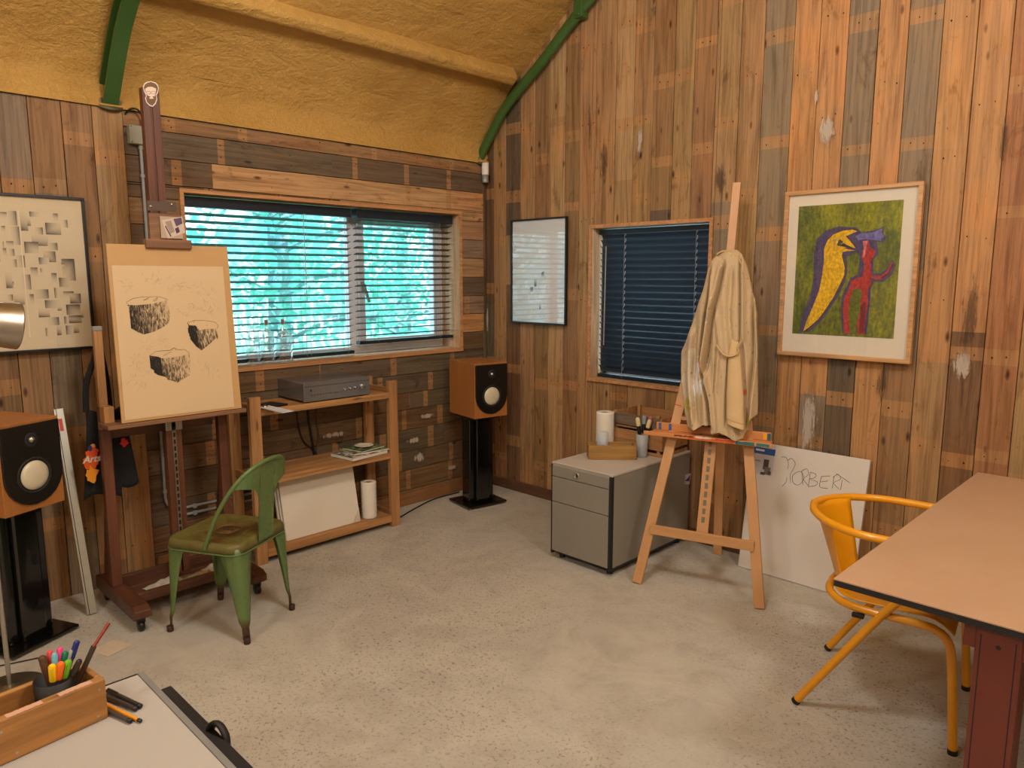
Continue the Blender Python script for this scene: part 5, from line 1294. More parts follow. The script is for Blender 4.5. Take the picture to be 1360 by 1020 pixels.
obj('sticker', q, M_decal, fc, label='torn blue and white sticker')
# tray box
M_dk = wood('rustic_box_wood', S(176, 134, 70), S(128, 88, 42), 'x', .6)
BX = Matrix.Translation((1.572, -.515, .5675)) @ Matrix.Rotation(math.radians(44.7), 4, 'Z')
bx_ = thing('wooden_box', 'small open rustic wooden box at the front of the grey cabinet top', 'box', (1.572, -.515, .5675), math.radians(44.7))
L2, W2, H2 = .137, .052, .082
q = MB().box((-L2, -W2, .0), (L2, -W2 + .012, H2)); obj('front_board', q, M_dk, bx_, bevel=.002, world=False)
q = MB().box((-L2, W2 - .012, .0), (L2, W2, H2)); obj('back_board', q, M_dk, bx_, bevel=.002, world=False)
for s_ in (-1, 1): q = MB().box((s_ * L2 - (.012 if s_ > 0 else 0), -W2 + .0125, 0), (s_ * L2 + (.012 if s_ < 0 else 0), W2 - .0125, H2)); obj('end_board', q, M_dk, bx_, bevel=.002, world=False)
q = MB().box((-L2 + .0125, -W2 + .0125, .0), (L2 - .0125, W2 - .0125, .008)); obj('bottom_board', q, M_dk, bx_, world=False)
t = NT('frosted_glass'); t.set(Base__Color=S(206, 214, 220), Roughness=.3, Alpha=.42); M_frost = t.mat
pg = BX @ V((-.052, 0.002, .0088))
q = MB(); q.lathe([(.0, 0), (.029, 0), (.033, .004), (.036, .140), (.0335, .140), (.0285, .006), (0, .005)], Matrix.Translation(pg), 28); obj('drinking_glass', q, M_frost, None, 'frosted drinking glass standing in the small wooden box on the cabinet', 'glass')
roll('white kitchen paper roll standing on the grey cabinet behind the wooden box', 1.432, -.395, .5675, .054, .235)
pc_ = thing('brush_cup', 'frosted plastic cup holding stencil brushes on the grey cabinet', 'cup', (1.685, -.372, .5675))
q = MB(); q.lathe([(0, 0), (.028, 0), (.029, .003), (.037, .135), (.0355, .135), (.0275, .004), (0, .004)], Matrix.Translation((1.685, -.372, .5675)), 28); obj('cup_wall', q, M_frost, pc_)
def brush(lab, dx, dy, hx, hy, tipc, h=.175):
    r = thing('stencil_brush', lab, 'brush', (1.685 + dx, -.372 + dy, .575), 0, 'brushes in the cup on the cabinet')
    p0 = V((1.685 + dx, -.372 + dy, .575)); d = V((hx, hy, h)); L_ = d.length; d.normalize()
    q = MB(); q.tube([p0, p0 + d * (L_ * .7)], .004, 8); obj('handle', q, plain('pale_handle', S(190, 160, 120), .5), r)
    q = MB(); q.tube([p0 + d * (L_ * .7), p0 + d * (L_ * .74), p0 + d * L_], .013, 14, rs=[.007, .0115, .0125]); obj('ferrule', q, M_black, r)
    q = MB(); q.tube([p0 + d * L_, p0 + d * (L_ + .005), p0 + d * (L_ + .035), p0 + d * (L_ + .046), p0 + d * (L_ + .050)], .012, 14, rs=[.0120, .0128, .0135, .011, .004]); obj('bristles', q, plain('bristles', tipc, .8, var=.12, vs=90), r)
brush('stencil brush with cream bristles, leftmost in the cup', .006, .0, -.022, -.018, S(210, 196, 140))
brush('stencil brush with grey bristles in the middle of the cup', .0, .006, .002, .004, S(130, 136, 140), .185)
brush('stencil brush with dusty pink bristles in the cup', .004, .010, .020, .022, S(168, 104, 108), .18)
brush('stencil brush with cream bristles leaning right in the cup', -.008, -.004, .034, .018, S(214, 198, 146), .165)
# two old crates
M_cr = wood('old_crate_wood', S(188, 138, 88), S(164, 116, 72), 'x', .65)
M_crg = wood('grey_crate_wood', S(128, 108, 90), S(104, 88, 74), 'x', .75)
M_crp = wood('crate_corner_post', S(196, 150, 96), S(176, 130, 82), 'z', .6, knots=False)
def crate(lab, x0, x1, y0, y1, z0, h, mfront, rz=0, slat=.5):
    cx_, cy_ = (x0 + x1) / 2, (y0 + y1) / 2; a, b_ = (x1 - x0) / 2, (y1 - y0) / 2
    r = thing('wooden_crate', lab, 'crate', (cx_, cy_, z0), rz, 'stacked crates on the cabinet')
    for sx in (-1, 1):
        for sy in (-1, 1):
            q = MB().box((sx * (a - .024) - .010, sy * (b_ - .020) - .010, .002), (sx * (a - .024) + .010, sy * (b_ - .020) + .010, h + .012)); obj('corner_post', q, M_crp, r, world=False, bevel=.002)
    for s_ in (-1, 1):
        q = MB().box((-a, s_ * (b_ - .005) - .004, h * (1 - slat)), (a, s_ * (b_ - .005) + .004, h)); q.box((-a, s_ * (b_ - .005) - .004, .0), (a, s_ * (b_ - .005) + .004, h * (1 - slat) - .018))
        obj('long_board', q, mfront if s_ < 0 else M_cr, r, world=False, bevel=.001)
        q = MB().box((s_ * (a + .0042) - .004, -b_ + .0, h * (1 - slat)), (s_ * (a + .0042) + .004, b_, h)); q.box((s_ * (a + .0042) - .004, -b_, 0), (s_ * (a + .0042) + .004, b_, h * (1 - slat) - .018))
        obj('end_board', q, M_cr, r, world=False, bevel=.001)
    q = MB().box((-a + .002, -b_ + .010, .0), (a - .002, b_ - .010, .006)); obj('bottom', q, M_cr, r, world=False)
crate('lower of two stacked old wooden crates at the back of the grey cabinet', 1.43, 1.782, -.325, -.05, .5675, .132, M_cr, slat=.72)
crate('upper of two stacked old wooden crates, with a grey weathered front board', 1.425, 1.778, -.330, -.045, .7145, .080, M_crg, slat=.8)

# ================================================================ A-frame easel with the coat
M_beech = wood('beech_easel', S(198, 150, 100), S(182, 132, 84), 'z', .45, knots=False, dark=.85)
M_beechx = wood('beech_easel_across', S(198, 150, 100), S(182, 132, 84), 'x', .45, knots=False, dark=.85)
EO = V((2.255, -.697, 0)); ER = math.atan2(.2706, .9626)
ae = thing('a_frame_easel', 'light beech three-legged easel with a paint-smeared tray before the small window', 'easel', EO, ER)
def EL(u, z, off=0.0): return V((u, .247 * z + off, z))
for s_, ut in ((-1, -.075), (1, .045)):
    q = MB(); q.bar(EL(s_ * .312, .004), EL(ut, 1.64), .050, .020, (0, 1, 0)); obj('front_leg', q, M_beech, ae, world=False, bevel=.002)
q = MB(); q.bar(EL(0.0, .275, .006), EL(0.0, 1.02, .006), .058, .018, (0, 1, 0)); sl = obj('slotted_rail', q, M_beech, ae, world=False, bevel=.002)
q = MB(); z = .36
while z < .78: q.bar(EL(0, z, -.004), EL(0, z + .028, -.004), .016, .002, (0, 1, 0)); z += .042
obj('ratchet_slot', q, plain('slot_metal', S(120, 112, 92), .5, .5), sl, world=False)
q = MB(); q.bar(EL(0.0, 1.0, .030), EL(-.002, 2.095, .030), .042, .018, (0, 1, 0)); obj('mast', q, M_beech, ae, world=False, bevel=.002)
q = MB(); q.bar(EL(-.262, .292, -.018), EL(.262, .292, -.018), .018, .050, (0, 0, 1)); obj('cross_bar', q, M_beechx, ae, world=False, bevel=.002)
q = MB(); q.bar(EL(-.17, .865, .018), EL(.16, .865, .018), .05, .018, (0, 0, 1)); obj('upper_cross_bar', q, M_beechx, ae, world=False, bevel=.002)
q = MB(); q.bar((-.038, .62, .003), (-.02, .43, 1.66), .048, .020, (0, 1, 0)); obj('rear_leg', q, M_beech, ae, world=False, bevel=.002)
# tray
M_tray = wood('paint_smeared_tray', S(204, 138, 82), S(190, 120, 66), 'x', .5, knots=False, dark=.85)
q = MB().box((-.305, .120, .782), (.300, .205, .796)); tr = obj('tray', q, M_tray, ae, world=False, bevel=.003)
q = MB().box((-.335, .110, .778), (.315, .122, .800)); obj('tray_lip', q, M_tray, tr, world=False, bevel=.003)
q = MB().box((-.29, .186, .7965), (.295, .200, .838)); obj('tray_back', q, M_tray, tr, world=False, bevel=.003)
q = MB()
def sm(x0_, x1_, z0_, z1_, col, seed=1):
    rr = random.Random(seed); n_ = 12
    top = [(lerp(x0_, x1_, k / n_), z1_ + rr.uniform(-.003, .002)) for k in range(n_ + 1)]; bot = [(lerp(x1_, x0_, k / n_), z0_ + rr.uniform(-.001, .004)) for k in range(n_ + 1)]
    pts = top + bot; q.add([V((a, .1092, z)) for a, z in pts], [tuple(reversed(range(len(pts))))], col=col)
sm(-.17, -.07, .788, .798, S(120, 40, 30), 3); sm(-.10, .13, .780, .792, S(206, 92, 34), 4); sm(-.06, .02, .788, .799, S(214, 196, 190), 5); sm(.14, .23, .779, .797, S(40, 104, 104), 6); sm(.24, .30, .780, .798, S(44, 110, 108), 7); sm(.04, .14, .790, .798, S(190, 60, 40), 8)
for x, c_ in ((.265, S(226, 160, 20)), (.285, S(50, 90, 100)), (-.27, S(70, 90, 140)), (-.215, S(60, 90, 150))): q.add([V((x - .008, .1855, .800)), V((x + .008, .1855, .800)), V((x + .008, .1855, .836)), V((x - .008, .1855, .834))], [(0, 1, 2, 3)], col=c_)
obj('paint_smears', q, M_decal, tr, world=False)
for x in (-.085, .045):
    q = MB(); q.lathe([(.009, 0), (.008, .004), (0, .006)], Matrix.Translation((x, .1858, .82)) @ Matrix.Rotation(PI / 2, 4, 'X'), 14); obj('brass_screw', q, plain('brass', S(196, 160, 70), .3, 1.0), tr, world=False)
q = MB(); q.bar(EL(-.312 + .2378 * .52, .93 + .0, -.0105), EL(-.312 + .2378 * .5235, .934, -.0105), .042, .0012, (0, 1, 0)); obj('red_mark', q, plain('red_mark', S(190, 50, 40), .6), ae, world=False)

# coat: draped over the mast; every row follows the easel's slope
rows_ = [(1.739, -0.029, 0.0476), (1.716, -0.0535, 0.0729), (1.685, -0.0775, 0.0906), (1.646, -0.0897, 0.1088), (1.592, -0.0954, 0.1249), (1.537, -0.1064, 0.1411), (1.475, -0.1231, 0.1617), (1.417, -0.1367, 0.1776), (1.35, -0.1495, 0.1837), (1.28, -0.1667, 0.1934), (1.213, -0.1893, 0.1995), (1.125, -0.1798, 0.2071), (1.048, -0.1706, 0.2137), (0.972, -0.1561, 0.2209), (0.898, -0.1384, 0.2243), (0.853, -0.1259, 0.2213), (0.764, -0.1049, 0.2182)]
hem = [(910, 0.834), (925, 0.829), (940, 0.864), (947, 0.859), (950, 0.819), (962, 0.835), (972, 0.817), (984, 0.799), (992, 0.809), (1000, 0.906), (1006, 0.926)]
hem = [((x - 910) / 96., z) for x, z in hem]
rz_ = sorted(rows_, key=lambda r: r[0])
uL = [(z, a) for z, a, b_ in rz_]; uR = [(z, b_) for z, a, b_ in rz_]; ZT = rz_[-1][0]
vall = [[(1.631, -0.0762), (1.476, -0.068), (1.36, -0.072), (1.169, -0.0727), (1.094, -0.0531), (0.983, -0.0151), (0.851, 0.0099)], [(1.661, -0.0053), (1.534, -0.0121), (1.438, -0.0261), (1.362, -0.0303), (1.209, -0.0336), (1.106, -0.0428)], [(1.695, 0.0706), (1.479, 0.0994), (1.291, 0.1165), (1.184, 0.0706), (1.028, 0.0753), (0.881, 0.089)], [(1.273, 0.1256), (1.181, 0.1419), (1.034, 0.1629), (0.835, 0.1855)], [(1.498, 0.1526), (1.22, 0.1822), (0.999, 0.1813), (0.889, 0.1842)], [(1.419, -0.0284), (1.268, 0.0098), (1.174, 0.0115), (1.023, 0.0148)], [(1.63, 0.0349), (1.402, 0.0503), (1.215, 0.0832)], [(1.321, -0.1153), (1.091, -0.1031), (0.866, -0.0647)]]
vall = [sorted(v_) for v_ in vall]
vpar = [(.055, .007, 1), (.050, .009, -1), (.034, .006, 1), (.034, .006, -1), (.040, .007, 1), (.022, .005, 1), (.022, .014, 1), (.024, .010, -1)]
def coat_pt(u, v):
    # u 0..1 round the front, 1..2 round the back
    fr = u <= 1; t_ = u if fr else 2 - u
    zb = interp(hem, t_); z = lerp(zb, ZT, v); a, b_ = interp(uL, z), interp(uR, z)
    x = lerp(a, b_, t_); prof = max(0, math.sin(PI * t_)) ** .55
    dep = min(.075, .03 + (ZT - z) * .16) * prof
    if fr:
        y = -dep * 1.0
        for vv, (am, w_, sg) in zip(vall, vpar):
            z0_, z1_ = vv[0][0], vv[-1][0]; fade = max(0, min(1, (z - z0_ + .03) / .05)) * max(0, min(1, (z1_ + .03 - z) / .06))
            if fade <= 0: continue
            d = x - interp(vv, z)
            y += am * math.exp(-(d / w_) ** 2) * fade
            y -= am * .45 * math.exp(-((d - sg * w_ * 2.2) / (w_ * 1.6)) ** 2) * fade
        y += .009 * math.sin(x * 90 + z * 14) * (.3 + (ZT - z)) + .011 * noise.noise(V((x * 14, z * 7, 2))) + .0012 * noise.noise(V((x * 60, z * 50, 4)))
        y = min(y, .012)
    else: y = .014 + dep * .35 + .008 * math.sin(x * 70) * prof
    y = y * min(1, (ZT - z) / .02 + .25)
    return V((x, .247 * z - .040 + y, z))
def coat_col(u, v):
    fr = u <= 1; t_ = u if fr else 2 - u
    zb = interp(hem, t_); z = lerp(zb, ZT, v); x = lerp(interp(uL, z), interp(uR, z), t_)
    c = S(186, 162, 126)
    if not fr: return c
    def blob(cx_, cz_, rx, rz, col, a=.9):
        nonlocal c
        d = ((x - cx_) / rx) ** 2 + ((z - cz_) / rz) ** 2 + .9 * noise.noise(V((x * 45, z * 30, cx_ * 9)))
        k = max(0, min(1, (1.0 - d) * 2.5)) * a; c = tuple(lerp(p, q_, k) for p, q_ in zip(c, col))
    blob(*STn[0], .055, .16, S(194, 182, 158), .75)
    blob(*STn[1], .016, .085, S(206, 204, 202)); blob(*STn[2], .010, .05, S(214, 212, 210)); blob(*STn[3], .026, .035, S(170, 156, 44)); blob(*STn[4], .016, .03, S(176, 164, 50)); blob(*STn[5], .009, .026, S(190, 52, 30)); blob(*STn[6], .009, .016, S(196, 86, 48)); blob(*STn[7], .02, .04, S(160, 130, 120), .5); blob(*STn[8], .02, .03, S(150, 140, 130), .5)
    n_ = noise.noise(V((x * 130, z * 130, 7)))
    if n_ > .66: c = tuple(q_ * .35 for q_ in c)
    if noise.noise(V((x * 90, z * 90, 17))) > .63 and t_ < .42: c = S(216, 210, 204)
    return c
STn = [(-0.1189, 1.09), (-0.0826, 1.073), (-0.055, 1.037), (-0.1204, 0.949), (0.1919, 0.883), (-0.0647, 1.166), (0.1597, 1.034), (-0.137, 1.262), (-0.0652, 1.399)]
q = MB(); NUc, NVc = 150, 130
vs = []; cs = []
for i in range(NUc * 2):
    u = i / NUc
    for j in range(NVc + 1): vs.append(coat_pt(u, j / NVc)); cs.append(coat_col(u, j / NVc))
n1_ = NVc + 1; tot = NUc * 2
q.add(vs, [(i * n1_ + j, ((i + 1) % tot) * n1_ + j, ((i + 1) % tot) * n1_ + j + 1, i * n1_ + j + 1) for i in range(tot) for j in range(NVc)], col=cs, smooth=True)
q.add([vs[i * n1_ + NVc] for i in range(tot)], [tuple(range(tot))], col=S(180, 152, 106), smooth=True)
M_coat = vcol('paint_stained_cotton', .85, .5, (320, 320, 320), bump=.25, contrast=(.8, 1.1))
ct_ = obj('work_coat', q, M_coat, None, 'beige paint-stained work coat draped over the top of the beech easel', 'coat', world=False)
ct_.location = EO; ct_.rotation_euler = (0, 0, ER)
def CE(x, z, off): return V((x, .247 * z - .040 + off, z))
cu = catmull([V((a, b_, 0)) for a, b_ in [[-0.0493, 1.716], [-0.0277, 1.729], [0.0107, 1.728], [0.0469, 1.71], [0.0717, 1.68], [0.0947, 1.638], [0.1145, 1.592]]], 5)
q = MB(); q.tube([CE(p.x, p.y, -.022 + .006 * i / len(cu)) for i, p in enumerate(cu)], .011, 8, flat=.5, col=S(184, 154, 106)); obj('collar_seam', q, M_coat, ct_, world=False)
lp = catmull([V((a, b_, 0)) for a, b_ in [[0.0139, 1.264], [0.0316, 1.239], [0.0562, 1.217], [0.087, 1.211], [0.116, 1.224], [0.1205, 1.247]]], 5)
q = MB(); q.tube([CE(p.x, p.y, -.098) for p in lp], .009, 8, flat=.35, col=S(196, 166, 118)); obj('belt_strap', q, M_coat, ct_, world=False)
# right sleeve hanging in front, cuff at its lower end
slv = [(0.0869, 1.328, 0.0261), (0.0923, 1.271, 0.0297), (0.1015, 1.197, 0.0313), (0.1127, 1.105, 0.037), (0.1229, 1.013, 0.0422), (0.1304, 0.94, 0.0428), (0.136, 0.899, 0.0435), (0.1404, 0.874, 0.0418)]
def slv_pt(u, v):
    t_ = v * (len(slv) - 1); k = min(len(slv) - 2, int(t_)); f = t_ - k
    cx_, z, r_ = [lerp(slv[k][m_], slv[k + 1][m_], f) for m_ in range(3)]
    a = 2 * PI * u; wr = 1 + .10 * math.sin(v * 26 + math.cos(a) * 2.0) * (v > .3) + .05 * noise.noise(V((u * 6, v * 9, 1)))
    return CE(cx_ + math.cos(a) * r_ * (.3 + .7 * min(1, v * 4)), z - .012 * math.cos(a) * v, -.070 - .014 * v + math.sin(a) * r_ * .5 * wr * min(1, v * 5 + .05) + .03 * (1 - min(1, v * 4)))
q = MB(); q.grid(slv_pt, 32, 60, lambda u, v: (S(196, 168, 122) if not (.86 < v < .875) else S(150, 124, 84))); q.tube([slv_pt(i / 24, 1.0) for i in range(24)], .0028, 5, closed=True, col=S(186, 158, 112))
obj('sleeve', q, M_coat, ct_, world=False)

# ================================================================ white canvas with the name
th0 = math.atan2(.155, .69)
wc = thing('signed_canvas', 'large white canvas panel with handwritten letters leaning against the gable wall', 'canvas', (2.52, -.19, 0))
def WP(x, z, d=0.0): return V((x, -.195 + z * .235 - d, z + d * .235))
q = MB(); co = [(2.222, .003), (2.835, .003), (2.825, .688), (2.200, .686)]
v0 = [WP(x, z, 0.0) for x, z in co] + [WP(x, z, -.018) for x, z in co]
q.add(v0, [(0, 1, 2, 3), (7, 6, 5, 4), (0, 4, 5, 1), (1, 5, 6, 2), (2, 6, 7, 3), (3, 7, 4, 0)]); obj('canvas_panel', q, plain('white_canvas', S(206, 198, 188), .75, var=.015, vs=6), wc, bevel=.002)
q = MB()
for st_ in [[(2.371, 0.627), (2.397, 0.629), (2.415, 0.602), (2.417, 0.572)], [(2.419, 0.528), (2.418, 0.502), (2.401, 0.476)], [(2.41, 0.616), (2.428, 0.629), (2.452, 0.609), (2.447, 0.578), (2.435, 0.545), (2.444, 0.502)], [(2.465, 0.561), (2.448, 0.538), (2.459, 0.505), (2.49, 0.501), (2.51, 0.54), (2.489, 0.57), (2.465, 0.561)], [(2.494, 0.571), (2.51, 0.505)], [(2.489, 0.57), (2.517, 0.59), (2.531, 0.563), (2.51, 0.535), (2.54, 0.506)], [(2.539, 0.575), (2.54, 0.506)], [(2.539, 0.576), (2.57, 0.57), (2.563, 0.55), (2.542, 0.541), (2.583, 0.534), (2.574, 0.513), (2.538, 0.501)], [(2.6, 0.566), (2.599, 0.513), (2.641, 0.511)], [(2.6, 0.566), (2.643, 0.576)], [(2.6, 0.537), (2.635, 0.549)], [(2.662, 0.578), (2.663, 0.516)], [(2.658, 0.572), (2.681, 0.591), (2.696, 0.57), (2.667, 0.545), (2.697, 0.518)], [(2.671, 0.594), (2.745, 0.56)], [(2.706, 0.567), (2.704, 0.517)]]:
    q.tube([WP(p.x, p.y, .0006) for p in catmull([V((a, b_, 0)) for a, b_ in st_], 5)], .0011, 4)
obj('handwriting', q, plain('marker_ink', S(50, 48, 50), .7), wc)
q = MB()
def lab(x0_, x1_, z0_, z1_, col, d): q.add([WP(x, z, d) for x, z in ((x0_, z0_), (x1_, z0_), (x1_, z1_), (x0_, z1_))], [(0, 1, 2, 3)], col=col)
lx0, lx1 = 2.203, 2.335
lab(lx0, lx1, .515, .684, S(184, 182, 190), .0008); lab(lx0, lx1, .625, .660, S(44, 84, 156), .0012); lab(lx0 + .02, lx0 + .07, .640, .650, S(210, 216, 226), .0015); lab(lx0 + .02, lx0 + .055, .585, .589, S(70, 70, 90), .0014)
for k_, (a, b_, c_, d_) in enumerate(((.075, .105, .545, .60), (.085, .12, .52, .56), (.065, .09, .515, .53), (.105, .125, .52, .54))): lab(lx0 + a, lx0 + b_, c_, d_, S(70, 66, 64) if k_ != 1 else S(110, 104, 98), .0013 + .0001 * k_)
obj('product_label', q, M_decal, wc, label='blue and grey product label on the canvas corner')

# ================================================================ desk in the lower left corner
M_wtop = plain('white_desk_laminate', S(170, 166, 160), .45, var=.015, vs=4)
M_edge = plain('grey_edge_band', S(122, 122, 120), .45)
dk = thing('desk', 'white desk with a grey edge band in the lower left corner', 'desk', (3.3, -3.8, 0))
q = MB().box((2.455, -4.15, .726), (3.72, -3.3785, .75)); obj('desk_top', q, M_wtop, dk, bevel=.001)
q = MB().box((2.452, -3.378, .724), (3.72, -3.366, .752)); obj('edge_band', q, M_edge, dk, bevel=.001)
q = MB().box((2.4505, -4.15, .726), (2.4545, -3.3785, .7505)); obj('end_band', q, M_black, dk)
for x in (2.52, 3.62):
    for y in (-4.08, -3.45):
        q = MB().box((x, y, 0), (x + .04, y + .04, .7255)); obj('leg', q, M_grey, dk, bevel=.003)
# black folded bar with a rubber loop beyond the desk edge
br = thing('folding_stool', 'folded black stool frame with a rubber loop standing behind the desk edge', 'stool', (2.75, -3.30, 0))
q = MB().box((2.387, -3.318, .635), (3.35, -3.288, .66)); obj('top_bar', q, M_blackm, br, bevel=.004)
q = MB(); q.tube([(3.25, -3.303, .632), (3.30, -3.31, .003)], .010, 8); q.tube([(2.95, -3.303, .632), (2.98, -3.31, .003)], .010, 8); q.tube([(2.96, -3.306, .25), (3.28, -3.306, .25)], .008, 8); obj('legs', q, M_black, br)
q = MB(); q.tube(catmull([(2.615, -3.30, .645), (2.625, -3.292, .672), (2.645, -3.286, .676), (2.668, -3.284, .66), (2.675, -3.287, .635), (2.67, -3.292, .60)], 6), .010, 10, flat=.6); obj('rubber_loop', q, M_rub, br)
# rustic pen box
M_pb = wood('oiled_crate_wood', S(184, 132, 72), S(152, 102, 50), 'y', .5)
RZ = math.radians(7.3)
pb = thing('pen_box', 'long open wooden box holding the pen cup on the white desk', 'box', (2.552, -3.655, .7505), RZ)
a, b_, h = .052, .176, .082
q = MB().box((a - .020, -b_, 0), (a, b_, h)); fb = obj('front_board', q, M_pb, pb, bevel=.0025, world=False)
q = MB().box((-a, -b_, 0), (-a + .012, b_, h)); obj('back_board', q, M_pb, pb, bevel=.0025, world=False)
for s_ in (-1, 1): q = MB().box((-a + .0125, s_ * b_ - (.012 if s_ > 0 else 0), 0), (a - .0205, s_ * b_ + (.012 if s_ < 0 else 0), h)); obj('end_board', q, M_pb, pb, bevel=.0025, world=False)
q = MB().box((-a + .0125, -b_ + .0125, 0), (a - .0205, b_ - .0125, .008)); obj('bottom_board', q, M_pb, pb, world=False)
q = MB(); rr = random.Random(5)
for k_ in range(4):
    y0_ = b_ - .012 - .085 * k_ - .01; y1_ = y0_ - .058; pts = []
    for i in range(14): pts.append((a - .0005 - rr.uniform(0, .0035) if i % 2 else a - .001, lerp(y0_, y1_, i / 13)))
    pts += [(a - .0175 + rr.uniform(0, .003), lerp(y1_, y0_, i / 13)) for i in range(14)]
    q.add([V((x, y, h + .0005)) for x, y in pts], [tuple(reversed(range(len(pts))))], col=S(196, 154, 130))
obj('paint_remains', q, M_decal, fb, world=False)
q = MB()
for y, z in ((b_ - .012, h - .018), (b_ - .018, .012), (.02, .012), (.0, h - .02)): q.lathe([(.0028, 0), (0, .0006)], Matrix.Translation((a + .0003, y, z)) @ Matrix.Rotation(PI / 2, 4, 'Y'), 8)
obj('screws', q, M_steel, fb, world=False)
# pen cup
CUP = V((2.534, -3.549, .760))
pcup = thing('pen_cup', 'black mesh pen cup standing in the long wooden box on the desk', 'cup', CUP)
q = MB(); q.lathe([(0, 0), (.032, 0), (.034, .085), (.0325, .085), (.0305, .002), (0, .002)], Matrix.Translation(CUP), 28); obj('cup_wall', q, plain('black_mesh', S(18, 15, 14), .6), pcup)
pens = [([2.55, -3.553, 0.879], 'yellow'), ([2.539, -3.545, 0.895], 'cyan'), ([2.528, -3.55, 0.898], 'rose'), ([2.53, -3.533, 0.899], 'pink'), ([2.554, -3.539, 0.88], 'orange'), ([2.537, -3.526, 0.891], 'teal'), ([2.552, -3.526, 0.878], 'green'), ([2.538, -3.515, 0.891], 'silver'), ([2.539, -3.505, 0.906], 'navy'), ([2.558, -3.508, 0.875], 'charcoal'), ([2.536, -3.565, 0.896], 'brown')]
PCOL = dict(yellow=S(236, 196, 20), cyan=S(110, 186, 204), rose=S(220, 70, 70), pink=S(220, 70, 130), orange=S(238, 110, 30), teal=S(10, 110, 80), green=S(110, 176, 30), silver=S(150, 150, 140), navy=S(26, 40, 120), charcoal=S(40, 36, 36), brown=S(84, 56, 40))
for i, (tip, nm) in enumerate(pens):
    tip = V(tip); k_ = i * 2.4; foot = CUP + V((math.cos(k_) * .010, math.sin(k_) * .010, .006))
    foot = CUP + V(((tip.x - CUP.x) * -.25, (tip.y - CUP.y) * -.25, .004))
    d = (tip - foot); L_ = d.length; d.normalize(); thick = .0062 if nm in ('yellow', 'orange', 'green', 'brown') else .0050
    word = {'cyan': 'light blue', 'rose': 'red', 'navy': 'dark blue'}.get(nm, nm)
    r = thing('felt_pen' if nm not in ('silver', 'brown') else ('ballpoint_pen' if nm == 'silver' else 'wooden_stick'), {'silver': 'silver ballpoint pen standing in the black pen cup', 'brown': 'dark brown wooden stick leaning left in the pen cup'}.get(nm, 'felt pen with %s cap in the black pen cup' % word), 'pen' if nm != 'brown' else 'stick', foot, 0, 'pens in the desk cup')
    q = MB(); q.tube([foot, tip - d * .032], thick * .95, 10); obj('barrel', q, plain('pen_barrel', S(60, 58, 60) if nm not in ('brown', 'silver') else PCOL[nm], .4), r)
    q = MB(); q.tube([tip - d * .034, tip - d * .003, tip], thick * 1.15, 12, rs=[thick * 1.15, thick * 1.1, thick * .7]); cp_ = obj('cap', q, plain('cap_' + nm, PCOL[nm], .35), r)
    if nm in ('yellow', 'green', 'navy'): q = MB(); off = V((.6, -.3, 0)).normalized() * thick * 1.4; q.bar(tip - d * .030 + off, tip - d * .004 + off, .003, .0015, (0, 0, 1)); obj('clip', q, plain('cap_' + nm + '_clip', PCOL[nm], .35), cp_)
f0, f1, f2 = CUP + V((-.004, .012, .006)), V([2.529, -3.475, 0.88]), V([2.521, -3.443, 0.914])
hp = thing('pencil_holder', 'dark pencil extender with a red pencil sticking out of the pen cup to the right', 'pencil', f0, 0, 'pens in the desk cup')
q = MB(); q.tube([f0, f1], .0052, 10); obj('holder', q, plain('dark_holder', S(66, 50, 44), .4), hp)
q = MB(); q.tube([f1 - (f2 - f1) * .1, f2], .0034, 6); obj('red_pencil', q, plain('red_pencil', S(140, 40, 30), .4), hp)
# pens lying on the desk
def lying(lab, p0, p1, r_, col, endc, name='fineliner', cat='pen', nmc=0):
    a_ = V((*p0, .7508 + r_)); b2 = V((*p1, .7508 + r_)); o_ = thing(name, lab, cat, a_, 0, 'pens lying on the desk'); d = (b2 - a_).normalized()
    q = MB(); q.tube([a_, b2 - d * .008], r_, 10); obj('barrel', q, plain(name + '_barrel', col, .4), o_)
    q = MB(); q.tube([b2 - d * .009, b2 - d * .001, b2], r_ * 1.02, 10, rs=[r_ * 1.03, r_ * 1.02, r_ * .7]); obj('end_cap', q, plain(name + '_end', endc, .4), o_)
    if nmc: q = MB(); q.bar(a_ + d * .002 + V((0, 0, r_ + .001)), a_ + d * .035 + V((0, 0, r_ + .001)), .003, .0012, (0, 0, 1)); obj('clip', q, M_black, o_)
lying('black fineliner on the desk, farthest from the camera of the lying pens', [2.487, -3.447], [2.596, -3.419], .0048, S(52, 48, 46), S(16, 16, 16), nmc=1)
lying('black fineliner on the desk lying tight against the farthest one', [2.509, -3.456], [2.6, -3.429], .0048, S(58, 54, 52), S(30, 28, 28))
lying('orange pencil with a black end on the desk beside the wooden box', [2.538, -3.465], [2.646, -3.436], .0036, S(232, 150, 30), S(20, 18, 18), 'pencil', 'pencil')
lying('black fineliner on the desk just in front of the orange pencil', [2.566, -3.47], [2.635, -3.45], .0046, S(66, 60, 56), S(30, 28, 28))
